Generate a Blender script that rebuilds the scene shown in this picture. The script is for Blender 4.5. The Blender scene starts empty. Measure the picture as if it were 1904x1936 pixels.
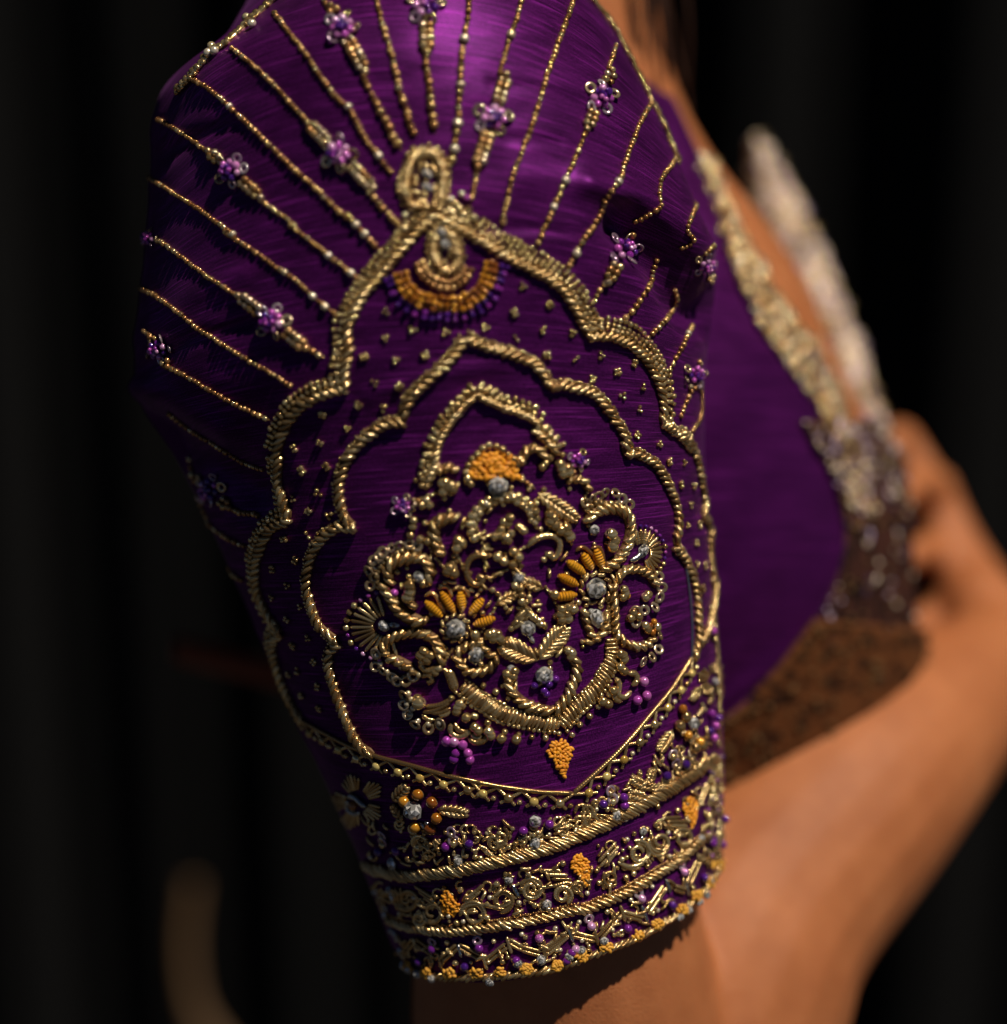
import bpy, math, random
import numpy as np
from mathutils import Vector, Matrix
from mathutils.bvhtree import BVHTree

random.seed(7); rng = np.random.default_rng(7)
sc = bpy.context.scene
COL = sc.collection

# ------------------------------------------------------------------ camera, light, exposure
S = 0.00015                      # metres per picture unit (picture = 1904 x 1936 units) on the focus plane
DIST = 0.90
PITCH = math.radians(25)
FWD = Vector((0, math.cos(PITCH), -math.sin(PITCH)))
UP = Vector((0, math.sin(PITCH), math.cos(PITCH)))
RGT = Vector((1, 0, 0))
AIM = Vector((0, 0, 1.30))
CAM = AIM - FWD * DIST

cd = bpy.data.cameras.new("camera"); cam = bpy.data.objects.new("camera", cd); COL.objects.link(cam)
cam.matrix_world = Matrix((( RGT.x, UP.x, -FWD.x, CAM.x), (RGT.y, UP.y, -FWD.y, CAM.y), (RGT.z, UP.z, -FWD.z, CAM.z), (0, 0, 0, 1)))
cd.sensor_fit = 'HORIZONTAL'; cd.sensor_width = 36
cd.lens = 36 * DIST / (1904 * S)
cd.clip_start = 0.02; cd.clip_end = 200
cd.dof.use_dof = True; cd.dof.focus_distance = DIST + 0.002; cd.dof.aperture_fstop = 2.7
sc.camera = cam

SUN_C = Vector((0.34, 0.75, 0.55)).normalized()          # right, up, towards the camera
SUNW = (RGT * SUN_C.x + UP * SUN_C.y - FWD * SUN_C.z).normalized()
elev = math.asin(SUNW.z); azim = math.atan2(SUNW.x, SUNW.y)
w = bpy.data.worlds.new("World"); sc.world = w; w.use_nodes = True
nt = w.node_tree; bg = nt.nodes["Background"]
sky = nt.nodes.new("ShaderNodeTexSky"); sky.sky_type = 'NISHITA'; sky.sun_disc = False
sky.sun_elevation = elev; sky.sun_rotation = azim; sky.altitude = 6000; sky.air_density = 0.25; sky.dust_density = 0.4; sky.ozone_density = 0.0
nt.links.new(sky.outputs[0], bg.inputs[0]); bg.inputs[1].default_value = 0.05
sd = bpy.data.lights.new("sun", 'SUN'); sd.energy = 5.0; sd.angle = math.radians(0.5); sd.color = (1.0, 0.90, 0.76)
so = bpy.data.objects.new("sun", sd); COL.objects.link(so)
so.rotation_euler = SUNW.to_track_quat('Z', 'Y').to_euler(); so.location = AIM + SUNW * 3
sc.view_settings.view_transform = 'Standard'; sc.view_settings.look = 'None'
sc.view_settings.exposure = -0.22; sc.view_settings.gamma = 1.0

# ------------------------------------------------------------------ helpers
def W(px, py, z=0.0):
    d = DIST - z * S; k = d / DIST * S
    return CAM + RGT * ((px - 952) * k) + UP * ((968 - py) * k) + FWD * d
def Wn(px, py, z):
    px, py, z = np.broadcast_arrays(np.asarray(px, float), np.asarray(py, float), np.asarray(z, float))
    d = DIST - z * S; k = d / DIST * S
    r, u, f, c = (np.array(v) for v in (RGT, UP, FWD, CAM))
    return c + ((px - 952) * k)[..., None] * r + ((968 - py) * k)[..., None] * u + d[..., None] * f
PK = 1904 / 4029.0
def Q(x0, y0, pts, s=1000):
    k = s / 1904.0 * PK
    return [(x0 * PK + k * x, y0 * PK + k * y) for x, y in pts]
def Q1(x0, y0, x, y, s=1000): return Q(x0, y0, [(x, y)], s)[0]

def cr(pts, step=None, n=None):
    """Catmull-Rom through points (any dimension)"""
    P = np.array(pts, float)
    if len(P) == 1: return P
    if len(P) == 2: Pe = np.vstack([2*P[0]-P[1], P, 2*P[1]-P[0]])
    else: Pe = np.vstack([2*P[0]-P[1], P, 2*P[-1]-P[-2]])
    out = []
    for i in range(len(P)-1):
        a, b, c, d = Pe[i:i+4]
        m = n or max(2, int(np.linalg.norm((c-b)[:2]) / (step or 4)))
        t = np.linspace(0, 1, m, endpoint=False)[:, None]
        out.append(0.5*((2*b)+(-a+c)*t+(2*a-5*b+4*c-d)*t*t+(-a+3*b-3*c+d)*t**3))
    out.append(P[-1:])
    return np.vstack(out)

def mesh_np(name, V, quads=None, tris=None, uv=None, mats=(), smooth=True, polys=None):
    me = bpy.data.meshes.new(name)
    V = np.asarray(V, np.float32)
    if polys is None:
        lv, lt = [], []
        if quads is not None and len(quads): lv.append(np.asarray(quads).ravel()); lt.append(np.full(len(quads), 4))
        if tris is not None and len(tris): lv.append(np.asarray(tris).ravel()); lt.append(np.full(len(tris), 3))
        lv = np.concatenate(lv); lt = np.concatenate(lt)
    else: lv, lt = polys
    me.vertices.add(len(V)); me.vertices.foreach_set("co", V.ravel())
    me.loops.add(len(lv)); me.loops.foreach_set("vertex_index", lv.astype(np.int32))
    me.polygons.add(len(lt)); ls = np.concatenate([[0], np.cumsum(lt)[:-1]])
    me.polygons.foreach_set("loop_start", ls.astype(np.int32)); me.polygons.foreach_set("loop_total", lt.astype(np.int32))
    me.polygons.foreach_set("use_smooth", np.full(len(lt), bool(smooth)))
    if uv is not None:
        l = me.uv_layers.new(name="UVMap"); l.data.foreach_set("uv", np.asarray(uv, np.float32)[lv].ravel())
    for m in mats: me.materials.append(m)
    me.update(calc_edges=True); me.validate()
    return me

WM = {}
def add(name, me, parent=None, M=None, label=None, kind=None):
    o = bpy.data.objects.new(name, me); COL.objects.link(o)
    if parent is not None:
        o.parent = parent; o.matrix_parent_inverse = WM[parent.name].inverted()
    M = M or Matrix.Identity(4)
    o.matrix_basis = M; WM[o.name] = M
    if label: o['label'] = label
    if kind: o['kind'] = kind
    return o
def thing(name, label, cat, loc, group=None):
    o = bpy.data.objects.new(name, None); COL.objects.link(o); o.location = loc; o.empty_display_size = 0.02
    o['label'] = label; o['category'] = cat; WM[o.name] = Matrix.Translation(loc)
    if group: o['group'] = group
    return o

# ------------------------------------------------------------------ materials
def pr(name, base, rough=0.5, metal=0.0, **kw):
    m = bpy.data.materials.new(name); m.use_nodes = True
    b = m.node_tree.nodes["Principled BSDF"]
    b.inputs["Base Color"].default_value = (*base, 1); b.inputs["Roughness"].default_value = rough; b.inputs["Metallic"].default_value = metal
    for k, v in kw.items(): b.inputs[k].default_value = v
    return m
def isl(m, c0, c1, r0=None, r1=None, c2=None):
    """vary colour and gloss from piece to piece"""
    t = m.node_tree; b = t.nodes["Principled BSDF"]; g = t.nodes.new("ShaderNodeNewGeometry")
    oi = t.nodes.new("ShaderNodeObjectInfo"); ad = t.nodes.new("ShaderNodeMath"); ad.operation = 'ADD'
    t.links.new(g.outputs["Random Per Island"], ad.inputs[0]); t.links.new(oi.outputs["Random"], ad.inputs[1])
    fr = t.nodes.new("ShaderNodeMath"); fr.operation = 'FRACT'; t.links.new(ad.outputs[0], fr.inputs[0])
    rp = t.nodes.new("ShaderNodeValToRGB"); t.links.new(fr.outputs[0], rp.inputs[0])
    rp.color_ramp.elements[0].color = (*c0, 1); rp.color_ramp.elements[1].color = (*c1, 1)
    if c2:
        e = rp.color_ramp.elements.new(0.5); e.color = (*c2, 1)
    t.links.new(rp.outputs[0], b.inputs["Base Color"])
    if r0 is not None:
        mr = t.nodes.new("ShaderNodeMapRange"); mr.inputs[3].default_value = r0; mr.inputs[4].default_value = r1
        m2 = t.nodes.new("ShaderNodeMath"); m2.operation = 'MULTIPLY'; m2.inputs[1].default_value = 7.31
        f2 = t.nodes.new("ShaderNodeMath"); f2.operation = 'FRACT'
        t.links.new(fr.outputs[0], m2.inputs[0]); t.links.new(m2.outputs[0], f2.inputs[0]); t.links.new(f2.outputs[0], mr.inputs[0])
        t.links.new(mr.outputs[0], b.inputs["Roughness"])
    return m
def ridged(m, n=13, strength=0.5, dist=0.0006):
    """the fine wire wound round a coil: ridges along its length (UV u)"""
    t = m.node_tree; b = t.nodes["Principled BSDF"]
    uv = t.nodes.new("ShaderNodeUVMap"); sx = t.nodes.new("ShaderNodeSeparateXYZ"); t.links.new(uv.outputs[0], sx.inputs[0])
    mu = t.nodes.new("ShaderNodeMath"); mu.operation = 'MULTIPLY'; mu.inputs[1].default_value = n * 2 * math.pi
    si = t.nodes.new("ShaderNodeMath"); si.operation = 'SINE'
    t.links.new(sx.outputs[0], mu.inputs[0]); t.links.new(mu.outputs[0], si.inputs[0])
    bp = t.nodes.new("ShaderNodeBump"); bp.inputs["Strength"].default_value = strength; bp.inputs["Distance"].default_value = dist
    t.links.new(si.outputs[0], bp.inputs["Height"]); t.links.new(bp.outputs[0], b.inputs["Normal"])
    return m

GOLD = ridged(isl(pr("antique_gold_coil", (.5, .3, .1), .3, .86), (.42, .25, .10), (.88, .67, .34), .12, .26, (.63, .42, .18)), 12, .35, .00008)
GOLDB = isl(pr("gold_bead", (.5, .3, .1), .25, .85), (.46, .28, .11), (.92, .72, .38), .06, .18, (.66, .46, .20))
CORE = pr("dark_gold_thread", (.13, .065, .02), .6, .4)
COPPER = isl(pr("bronze_glass_bead", (.3, .15, .06), .25, .72), (.30, .14, .05), (.78, .48, .20), .08, .28, (.40, .20, .075))
PEARL = isl(pr("pale_gold_bead", (.7, .6, .4), .22, .6), (.62, .50, .28), (.80, .72, .55), .1, .3)
ORANGE = isl(pr("orange_thread", (.6, .22, .01), .65), (.66, .23, .010), (.85, .36, .018), .5, .7)
ORANGEC = ridged(isl(pr("orange_wound_thread", (.6, .22, .01), .55), (.80, .32, .010), (.92, .42, .018), .30, .42), 22, 1.0, .0004)
AMBER = isl(pr("amber_glass_bead", (.4, .12, .01), .1, .3, **{"Coat Weight": 1.0, "Coat Roughness": .04}), (.20, .05, .005), (.66, .30, .025), .05, .16, (.40, .14, .01))
YELLOW = isl(pr("yellow_thread", (.65, .32, .03), .6), (.60, .26, .02), (.75, .40, .05), .5, .7)
YELLOWG = isl(pr("yellow_glass_bead", (.7, .5, .1), .08, .45, **{"Coat Weight": 1.0}), (.50, .30, .05), (.90, .70, .25), .05, .15)
VIOLET = isl(pr("violet_glass_bead", (.1, .02, .3), .06, .2, **{"Coat Weight": 1.0, "Coat Roughness": .03}), (.045, .008, .14), (.22, .02, .26), .04, .14, (.09, .012, .22))
LILAC = isl(pr("lilac_glass_bead", (.4, .15, .5), .08, .35, **{"Coat Weight": 1.0}), (.40, .06, .42), (.75, .42, .68), .05, .18, (.52, .10, .46))
SEQ = isl(pr("champagne_sequin", (.5, .36, .24), .18, .8), (.42, .28, .14), (.66, .52, .36), .1, .25)
SEQL = isl(pr("lilac_sequin", (.5, .3, .5), .15, .7), (.40, .25, .36), (.70, .56, .60), .08, .22)
CRYS = isl(pr("cut_crystal", (.55, .54, .52), .05, .45, **{"Coat Weight": 1.0, "Coat Roughness": .02}), (.025, .024, .023), (1.0, .98, .95), .03, .10, (.34, .33, .31))  # black, grey and white facet colours stand in for reflections inside the stone
SILV = ridged(isl(pr("silver_coil", (.6, .6, .58), .25, 1.0), (.5, .49, .46), (.68, .67, .62), .15, .3), 10, .3, .00008)

def silk(name, dark, light, scale=1.0, rough=.46, sheen=.06, metal=.40):
    m = bpy.data.materials.new(name); m.use_nodes = True; t = m.node_tree; N = t.nodes; L = t.links
    b = N["Principled BSDF"]; uv = N.new("ShaderNodeUVMap")
    def noise(sx, sy, detail=3, rough=.6, sc=1.0):
        mp = N.new("ShaderNodeMapping"); mp.inputs["Scale"].default_value = (sx*scale, sy*scale, 1)
        L.new(uv.outputs[0], mp.inputs[0])
        n = N.new("ShaderNodeTexNoise"); n.noise_dimensions = '2D'; n.inputs["Scale"].default_value = sc; n.inputs["Detail"].default_value = detail; n.inputs["Roughness"].default_value = rough
        L.new(mp.outputs[0], n.inputs["Vector"]); return n
    n1 = noise(60, 2600, 4, .7)            # weft threads running round the sleeve
    n2 = noise(40, 1500, 2, .5)         # slubs
    n3 = noise(2600, 1700, 2)           # grain of the weave
    n4 = noise(45, 130, 3)              # broad unevenness of dye
    def m2(op, a, bb):
        q = N.new("ShaderNodeMath"); q.operation = op
        for i, v in enumerate((a, bb)):
            if hasattr(v, 'links') or hasattr(v, 'node'): L.new(v, q.inputs[i])
            else: q.inputs[i].default_value = v
        return q.outputs[0]
    sl = N.new("ShaderNodeMapRange"); sl.inputs[1].default_value = .60; sl.inputs[2].default_value = .76; L.new(n2.outputs[0], sl.inputs[0])
    h = m2('ADD', m2('MULTIPLY', n1.outputs[0], .6), m2('ADD', m2('MULTIPLY', sl.outputs[0], .55), m2('MULTIPLY', n3.outputs[0], .35)))
    fac = m2('ADD', m2('MULTIPLY', n1.outputs[0], .9), m2('ADD', m2('MULTIPLY', sl.outputs[0], .45), m2('ADD', m2('MULTIPLY', n3.outputs[0], .6), m2('MULTIPLY', n4.outputs[0], .30))))
    mr = N.new("ShaderNodeMapRange"); mr.inputs[1].default_value = .82; mr.inputs[2].default_value = 1.36; L.new(fac, mr.inputs[0])
    mx = N.new("ShaderNodeMix"); mx.data_type = 'RGBA'; L.new(mr.outputs[0], mx.inputs[0])
    mx.inputs[6].default_value = (*dark, 1); mx.inputs[7].default_value = (*light, 1)
    L.new(mx.outputs[2], b.inputs["Base Color"])
    bp = N.new("ShaderNodeBump"); bp.inputs["Strength"].default_value = .13; bp.inputs["Distance"].default_value = .0003
    L.new(h, bp.inputs["Height"]); L.new(bp.outputs[0], b.inputs["Normal"])
    b.inputs["Roughness"].default_value = rough
    b.inputs["Sheen Weight"].default_value = sheen; b.inputs["Sheen Roughness"].default_value = .45; b.inputs["Sheen Tint"].default_value = (.75, .3, .9, 1)
    b.inputs["Specular IOR Level"].default_value = .3; b.inputs["Metallic"].default_value = metal; b.inputs["Specular Tint"].default_value = (.75, .22, .95, 1)
    return m
SILK = silk("purple_raw_silk", (.027, .0022, .034), (.19, .014, .225))
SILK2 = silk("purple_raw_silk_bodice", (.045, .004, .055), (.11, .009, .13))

def skin_mat():
    m = bpy.data.materials.new("skin"); m.use_nodes = True; t = m.node_tree; N = t.nodes; L = t.links; b = N["Principled BSDF"]
    tc = N.new("ShaderNodeTexCoord")
    n = N.new("ShaderNodeTexNoise"); n.inputs["Scale"].default_value = 36; n.inputs["Detail"].default_value = 8; n.inputs["Roughness"].default_value = .65; L.new(tc.outputs["Object"], n.inputs["Vector"])
    rp = N.new("ShaderNodeValToRGB"); L.new(n.outputs[0], rp.inputs[0])
    rp.color_ramp.elements[0].position = .3; rp.color_ramp.elements[0].color = (.33, .105, .036, 1)
    rp.color_ramp.elements[1].position = .7; rp.color_ramp.elements[1].color = (.46, .165, .062, 1)
    L.new(rp.outputs[0], b.inputs["Base Color"])
    n2 = N.new("ShaderNodeTexNoise"); n2.inputs["Scale"].default_value = 1500; n2.inputs["Detail"].default_value = 2; L.new(tc.outputs["Object"], n2.inputs["Vector"])
    bp = N.new("ShaderNodeBump"); bp.inputs["Strength"].default_value = .6; bp.inputs["Distance"].default_value = .0005
    L.new(n2.outputs[0], bp.inputs["Height"]); L.new(bp.outputs[0], b.inputs["Normal"])
    b.inputs["Roughness"].default_value = .55; b.inputs["Specular IOR Level"].default_value = .3
    b.inputs["Subsurface Weight"].default_value = .15; b.inputs["Subsurface Radius"].default_value = (1, .35, .15); b.inputs["Subsurface Scale"].default_value = .004
    return m
SKIN = skin_mat()

# ------------------------------------------------------------------ the setting
def setting():
    fm = pr("dark_floor", (.009, .008, .0075), .8)
    V = [(-15, -15, 0), (15, -15, 0), (15, 15, 0), (-15, 15, 0)]
    f = add("floor", mesh_np("floor", V, quads=[(0, 1, 2, 3)], mats=[fm])); f['kind'] = 'structure'
    cm = bpy.data.materials.new("black_drape"); cm.use_nodes = True; t = cm.node_tree; b = t.nodes["Principled BSDF"]
    b.inputs["Base Color"].default_value = (.0080, .0080, .0083, 1); b.inputs["Roughness"].default_value = .9; b.inputs["Specular IOR Level"].default_value = .08
    nx, nz = 1600, 24
    xs = np.linspace(-2.6, 2.6, nx); zs = np.linspace(0.02, 3.2, nz)
    X, Z = np.meshgrid(xs, zs)
    ph = 1.3*np.sin(X*2.1) + .8*np.sin(X*5.3+1)
    Y = 1.50 + .045*np.sin(X*41 + 2.2*ph) * (0.7+.3*np.sin(X*7.1)) + .012*np.sin(X*111+3*ph)
    V = np.stack([X, Y, Z], -1).reshape(-1, 3)
    i = np.arange(nz-1)[:, None]*nx + np.arange(nx-1)[None]
    q = np.stack([i, i+1, i+nx+1, i+nx], -1).reshape(-1, 4)
    me = mesh_np("curtain", V, quads=q, mats=[cm])
    c = add("curtain", me); c['label'] = "black curtain hanging in deep folds behind the woman"; c['category'] = "curtain"
setting()

# ------------------------------------------------------------------ the sleeve surface
#        L            R           sag    zc    hd
ROWS = [((640, -230), (900, -230), -40, -420, 150),
        ((520, -90), (1020, -110), -90, -340, 300),
        ((425, 85), (1150, 50), -110, -280, 390),
        ((300, 195), (1228, 195), -120, -250, 430),
        ((284, 330), (1290, 330), -110, -235, 440),
        ((272, 500), (1350, 490), -90, -230, 440),
        ((256, 640), (1346, 600), -70, -235, 430),
        ((264, 755), (1334, 700), -45, -245, 415),
        ((332, 865), (1331, 800), -20, -260, 400),
        ((400, 1000), (1335, 920), 5, -275, 385),
        ((480, 1180), (1346, 1080), 45, -295, 360),
        ((545, 1330), (1360, 1220), 80, -310, 345),
        ((620, 1480), (1366, 1370), 110, -325, 330),
        ((690, 1640), (1368, 1500), 130, -335, 310),
        ((735, 1760), (1362, 1628), 140, -340, 298)]
def seg_gauss(px, py, line, width):
    d2 = np.full(px.shape, 1e18)
    for (x0, y0), (x1, y1) in zip(line[:-1], line[1:]):
        dx, dy = x1-x0, y1-y0; t = np.clip(((px-x0)*dx+(py-y0)*dy)/(dx*dx+dy*dy), 0, 1)
        d2 = np.minimum(d2, (px-x0-t*dx)**2 + (py-y0-t*dy)**2)
    return np.exp(-d2/(width*width))
FOLDS = [([(1110, 345), (1200, 372), (1275, 415), (1330, 470)], 24, 26), ([(1195, 432), (1275, 510), (1318, 590)], 46, -75),
         ([(1180, 480), (1240, 560), (1310, 640)], 26, 10),
         ([(264, 735), (330, 765), (420, 820)], 26, 20), ([(300, 815), (400, 875), (470, 920)], 46, -46),
         ([(290, 300), (360, 262), (450, 238)], 16, -9), ([(300, 520), (380, 430), (470, 380)], 26, 3), ([(262, 640), (360, 560), (460, 520)], 22, 5),
         ([(262, 700), (360, 640), (480, 610)], 16, -8), ([(700, 750), (800, 715), (950, 690)], 20, 7), ([(930, 160), (1020, 165), (1120, 205)], 10, -5),
         ([(900, 430), (1000, 432), (1130, 445)], 9, -5), ([(960, 262), (1060, 268)], 8, -5), ([(1000, 330), (1090, 345)], 30, 6)]
def sleeve_grid(nv=250, nf=230, nb=60):
    A = np.array([[r[0][0], r[0][1], r[1][0], r[1][1], r[2], r[3], r[4]] for r in ROWS], float)
    m = (nv-1)//(len(A)-1)
    C = cr(A, n=m); nv = len(C)
    th = np.concatenate([np.linspace(0, math.pi, nf, endpoint=False), np.linspace(math.pi, 2*math.pi, nb, endpoint=False)])
    t = -np.cos(th)[None]; s = np.sin(th)[None]
    L = C[:, 0:2]; R = C[:, 2:4]; sag, zc, hd = (C[:, i][:, None] for i in (4, 5, 6))
    mid = (L+R)/2; half = (R-L)/2
    px = mid[:, 0:1] + t*half[:, 0:1]
    py = mid[:, 1:2] + t*half[:, 1:2] + sag*s*np.where(s > 0, 1-.12*t, .8)
    z = zc + hd*np.where(s > 0, s, .8*s)
    # folds and the cloth's own unevenness, along the outward direction of the section
    d = np.zeros(px.shape)
    for line, wd, amp in FOLDS: d += amp*seg_gauss(px, py, line, wd)
    d += 1.5*np.sin(px*.021+py*.045)*np.sin(px*.013-py*.02) + .8*np.sin(py*.11+px*.05+2*np.sin(px*.02)) * np.clip((700-py)/500, 0.05, 1) * np.clip((700-px)/300, .25, 1)
    rowf = np.linspace(0, 1, nv)[:, None]; d += 2.6*np.clip((rowf-.9)*10, 0, 1)*np.sin(px*.075+1)*np.sin(px*.031)
    d *= (s > -0.02)
    px = px + t*d*.8; z = z + np.maximum(s, 0)*d
    # lengths for the weave
    P = Wn(px, py, z)
    du = np.linalg.norm(np.diff(P, axis=1), axis=2); U = np.concatenate([np.zeros((nv, 1)), np.cumsum(du, 1)], 1); U -= U[:, nf//2:nf//2+1]
    dv = np.linalg.norm(np.diff(P, axis=0), axis=2)[:, nf//2]; Vv = np.concatenate([[0], np.cumsum(dv)])
    return P, U, np.repeat(Vv[:, None], len(th), 1), nv, len(th), nf
P, U, Vv, nv, nth, nf = sleeve_grid()
Vv = Vv - np.clip(4.2*(1-np.linspace(0, 1, nv)/.62), 0, 4.2)[:, None]*np.clip(U, -.09, .09)**2   # the weave arches over the shoulder
# hem: turn the edge inward
cen = P[-1].mean(0)
ring1 = cen + (P[-1]-cen)*.985 + np.array(-UP)*.0006; ring2 = cen + (P[-1]-cen)*.965; ring3 = ring2 + np.array(UP)*.02
Pa = np.concatenate([P, ring1[None], ring2[None], ring3[None]]); Ua = np.concatenate([U, U[-1:], U[-1:], U[-1:]])
Va = np.concatenate([Vv, Vv[-1:]+.0008, Vv[-1:]+.002, Vv[-1:]+.02]); nva = nv+3
i = np.arange(nva-1)[:, None]*nth + np.arange(nth)[None]; j = np.arange(nva-1)[:, None]*nth + (np.arange(nth)[None]+1) % nth
quads = np.stack([i, i+nth, j+nth, j], -1).reshape(-1, 4)
BL = W(1250, 1300, -900)
blouse = thing("silk_blouse", "purple raw silk blouse with gold beaded arch embroidery on its sleeve", "blouse", BL)
sleeve = add("sleeve", mesh_np("sleeve", Pa.reshape(-1, 3), quads=quads, uv=np.stack([Ua, Va], -1).reshape(-1, 2), mats=[SILK]), blouse)

class Surf:
    def __init__(s, V, F): s.b = BVHTree.FromPolygons([tuple(v) for v in V], [tuple(f) for f in F])
    def hit(s, px, py):
        o = CAM; d = (W(px, py) - CAM).normalized()
        p, n, _, _ = s.b.ray_cast(o, d)
        if p is None:
            best = None
            for dd in (.62, .68, .74, .8, .86, .9, .94, .98, 1.02, 1.06):
                q = s.b.find_nearest(o + d*dd)
                if best is None or q[3] < best[3]: best = q
            p, n = best[0], best[1]
        if n.dot(d) > .05: n = -n
        return p, n
    def snap(s, p):
        q, n, _, _ = s.b.find_nearest(Vector(p))
        if n.dot(Vector(q)-CAM) > .0: n = -n
        return q, n
ii = np.arange(nv-1)[:, None]*nth + np.arange(nf)[None]
SL = Surf(P.reshape(-1, 3), np.stack([ii, ii+nth, ii+nth+1, ii+1], -1).reshape(-1, 4))
SURF = SL

# ------------------------------------------------------------------ small pieces (templates: verts, loop verts, loop totals, uv)
def T_from(V, F, uv=None):
    lv = np.array([k for f in F for k in f]); lt = np.array([len(f) for f in F])
    return np.array(V, float), lv, lt, (np.zeros((len(V), 2)) if uv is None else np.array(uv, float))
def t_lathe(prof, n=8, bulge=0.0):
    """profile (x along, r) -> piece along X; ends closed when r == 0"""
    V, uv, rings = [], [], []
    for x, r in prof:
        zb = bulge*(1-x*x)
        if r == 0: rings.append([len(V)]); V.append((x, 0, zb)); uv.append(((x+1)/2, 0))
        else:
            rings.append(list(range(len(V), len(V)+n)))
            for k in range(n):
                a = 2*math.pi*k/n; V.append((x, r*math.cos(a), r*math.sin(a)+zb)); uv.append(((x+1)/2, k/n))
    F = []
    for a, b in zip(rings[:-1], rings[1:]):
        for k in range(n):
            k2 = (k+1) % n
            if len(a) == 1: F.append((a[0], b[k], b[k2]))
            elif len(b) == 1: F.append((a[k], b[0], a[k2]))
            else: F.append((a[k], b[k], b[k2], a[k2]))
    return T_from(V, F, uv)
BEAD = t_lathe([(-.78, .30), (-.95, .55), (-.62, .92), (0, 1.06), (.62, .92), (.95, .55), (.78, .30)], 9)
BALL = t_lathe([(-1, 0), (-.85, .53), (-.5, .87), (0, 1), (.5, .87), (.85, .53), (1, 0)], 10)
COIL = t_lathe([(-1, 0), (-.97, .62), (-.85, .95), (-.4, 1), (0, 1), (.4, 1), (.85, .95), (.97, .62), (1, 0)], 8, 1.1)
BAR = t_lathe([(-1, 0), (-.985, .7), (-.95, 1), (-.3, 1), (.3, 1), (.95, 1), (.985, .7), (1, 0)], 8, .25)
GRAIN = t_lathe([(-1, 0), (-.8, .62), (-.2, 1.02), (.5, .8), (1, 0)], 8)
def t_torus(R=1, r=.32, n=14, m=7, cup=.25):
    V, uv, F = [], [], []
    for a in range(n):
        for b in range(m):
            A, B = 2*math.pi*a/n, 2*math.pi*b/m; q = R-r+r*math.cos(B)
            V.append((q*math.cos(A), q*math.sin(A), r*.55*math.sin(B)+cup*q)); uv.append((a/n, b/m))
    for a in range(n):
        for b in range(m): F.append((a*m+b, ((a+1) % n)*m+b, ((a+1) % n)*m+(b+1) % m, a*m+(b+1) % m))
    return T_from(V, F, uv)
SEQUIN = t_torus(1, .34)
RING = t_torus(1, .24, 14, 7, 0)
def t_crystal(n=8, table=.52):
    V = [(0, 0, .62)]; F = []
    for k in range(n): a = 2*math.pi*k/n; V.append((table*math.cos(a), table*math.sin(a), .60))
    for k in range(2*n): a = 2*math.pi*(k+.5)/(2*n)-math.pi/(2*n); rr = 1.0; V.append((rr*math.cos(a), rr*math.sin(a), .22 if k % 2 else .26))
    for k in range(2*n): a = 2*math.pi*k/(2*n); V.append((.96*math.cos(a), .96*math.sin(a), -.1))
    for k in range(n):
        k2 = (k+1) % n; o = n+1
        F.append((0, 1+k, 1+k2))
        F.append((1+k, o+2*k, o+2*k+1)); F.append((1+k, o+2*k+1, 1+k2)); F.append((1+k2, o+2*k+1, o+(2*k+2) % (2*n)))
    for k in range(2*n): k2 = (k+1) % (2*n); o = n+1; F.append((o+k, o+2*n+k, o+2*n+k2, o+k2))
    return T_from(V, F)
def t_brilliant(n=7):
    rr = random.Random(5); V, F, rings = [], [], []
    for m, r, z in ((n, .34, .80), (n, .66, .62), (n, .92, .30), (n, 1.0, 0.05), (n, .9, -.2)):
        k0 = len(V); off = .5*(len(rings) % 2); rings.append(range(k0, k0+m))
        for k in range(m): a = 2*math.pi*(k+off)/m; V.append((r*math.cos(a)+rr.uniform(-.05, .05), r*math.sin(a)+rr.uniform(-.05, .05), z+rr.uniform(-.07, .07)))
    top = len(V); V.append((0, 0, .84))
    for k in range(n): F.append((top, rings[0][k], rings[0][(k+1) % n]))
    for i_, (p, q) in enumerate(zip(rings[:-1], rings[1:])):
        for k in range(n):
            k2 = (k+1) % n
            if i_ % 2 == 0: F.append((p[k], q[k], p[k2])); F.append((p[k2], q[k], q[k2]))
            else: F.append((p[k], q[k2], p[k2])); F.append((p[k], q[k], q[k2]))
    return T_from(V, F)
def t_split(tp):
    """give every facet its own corners"""
    v, lv, lt, uv = tp; return v[lv], np.arange(len(lv)), lt, uv[lv]
CRYSTAL = t_split(t_brilliant())

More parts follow.
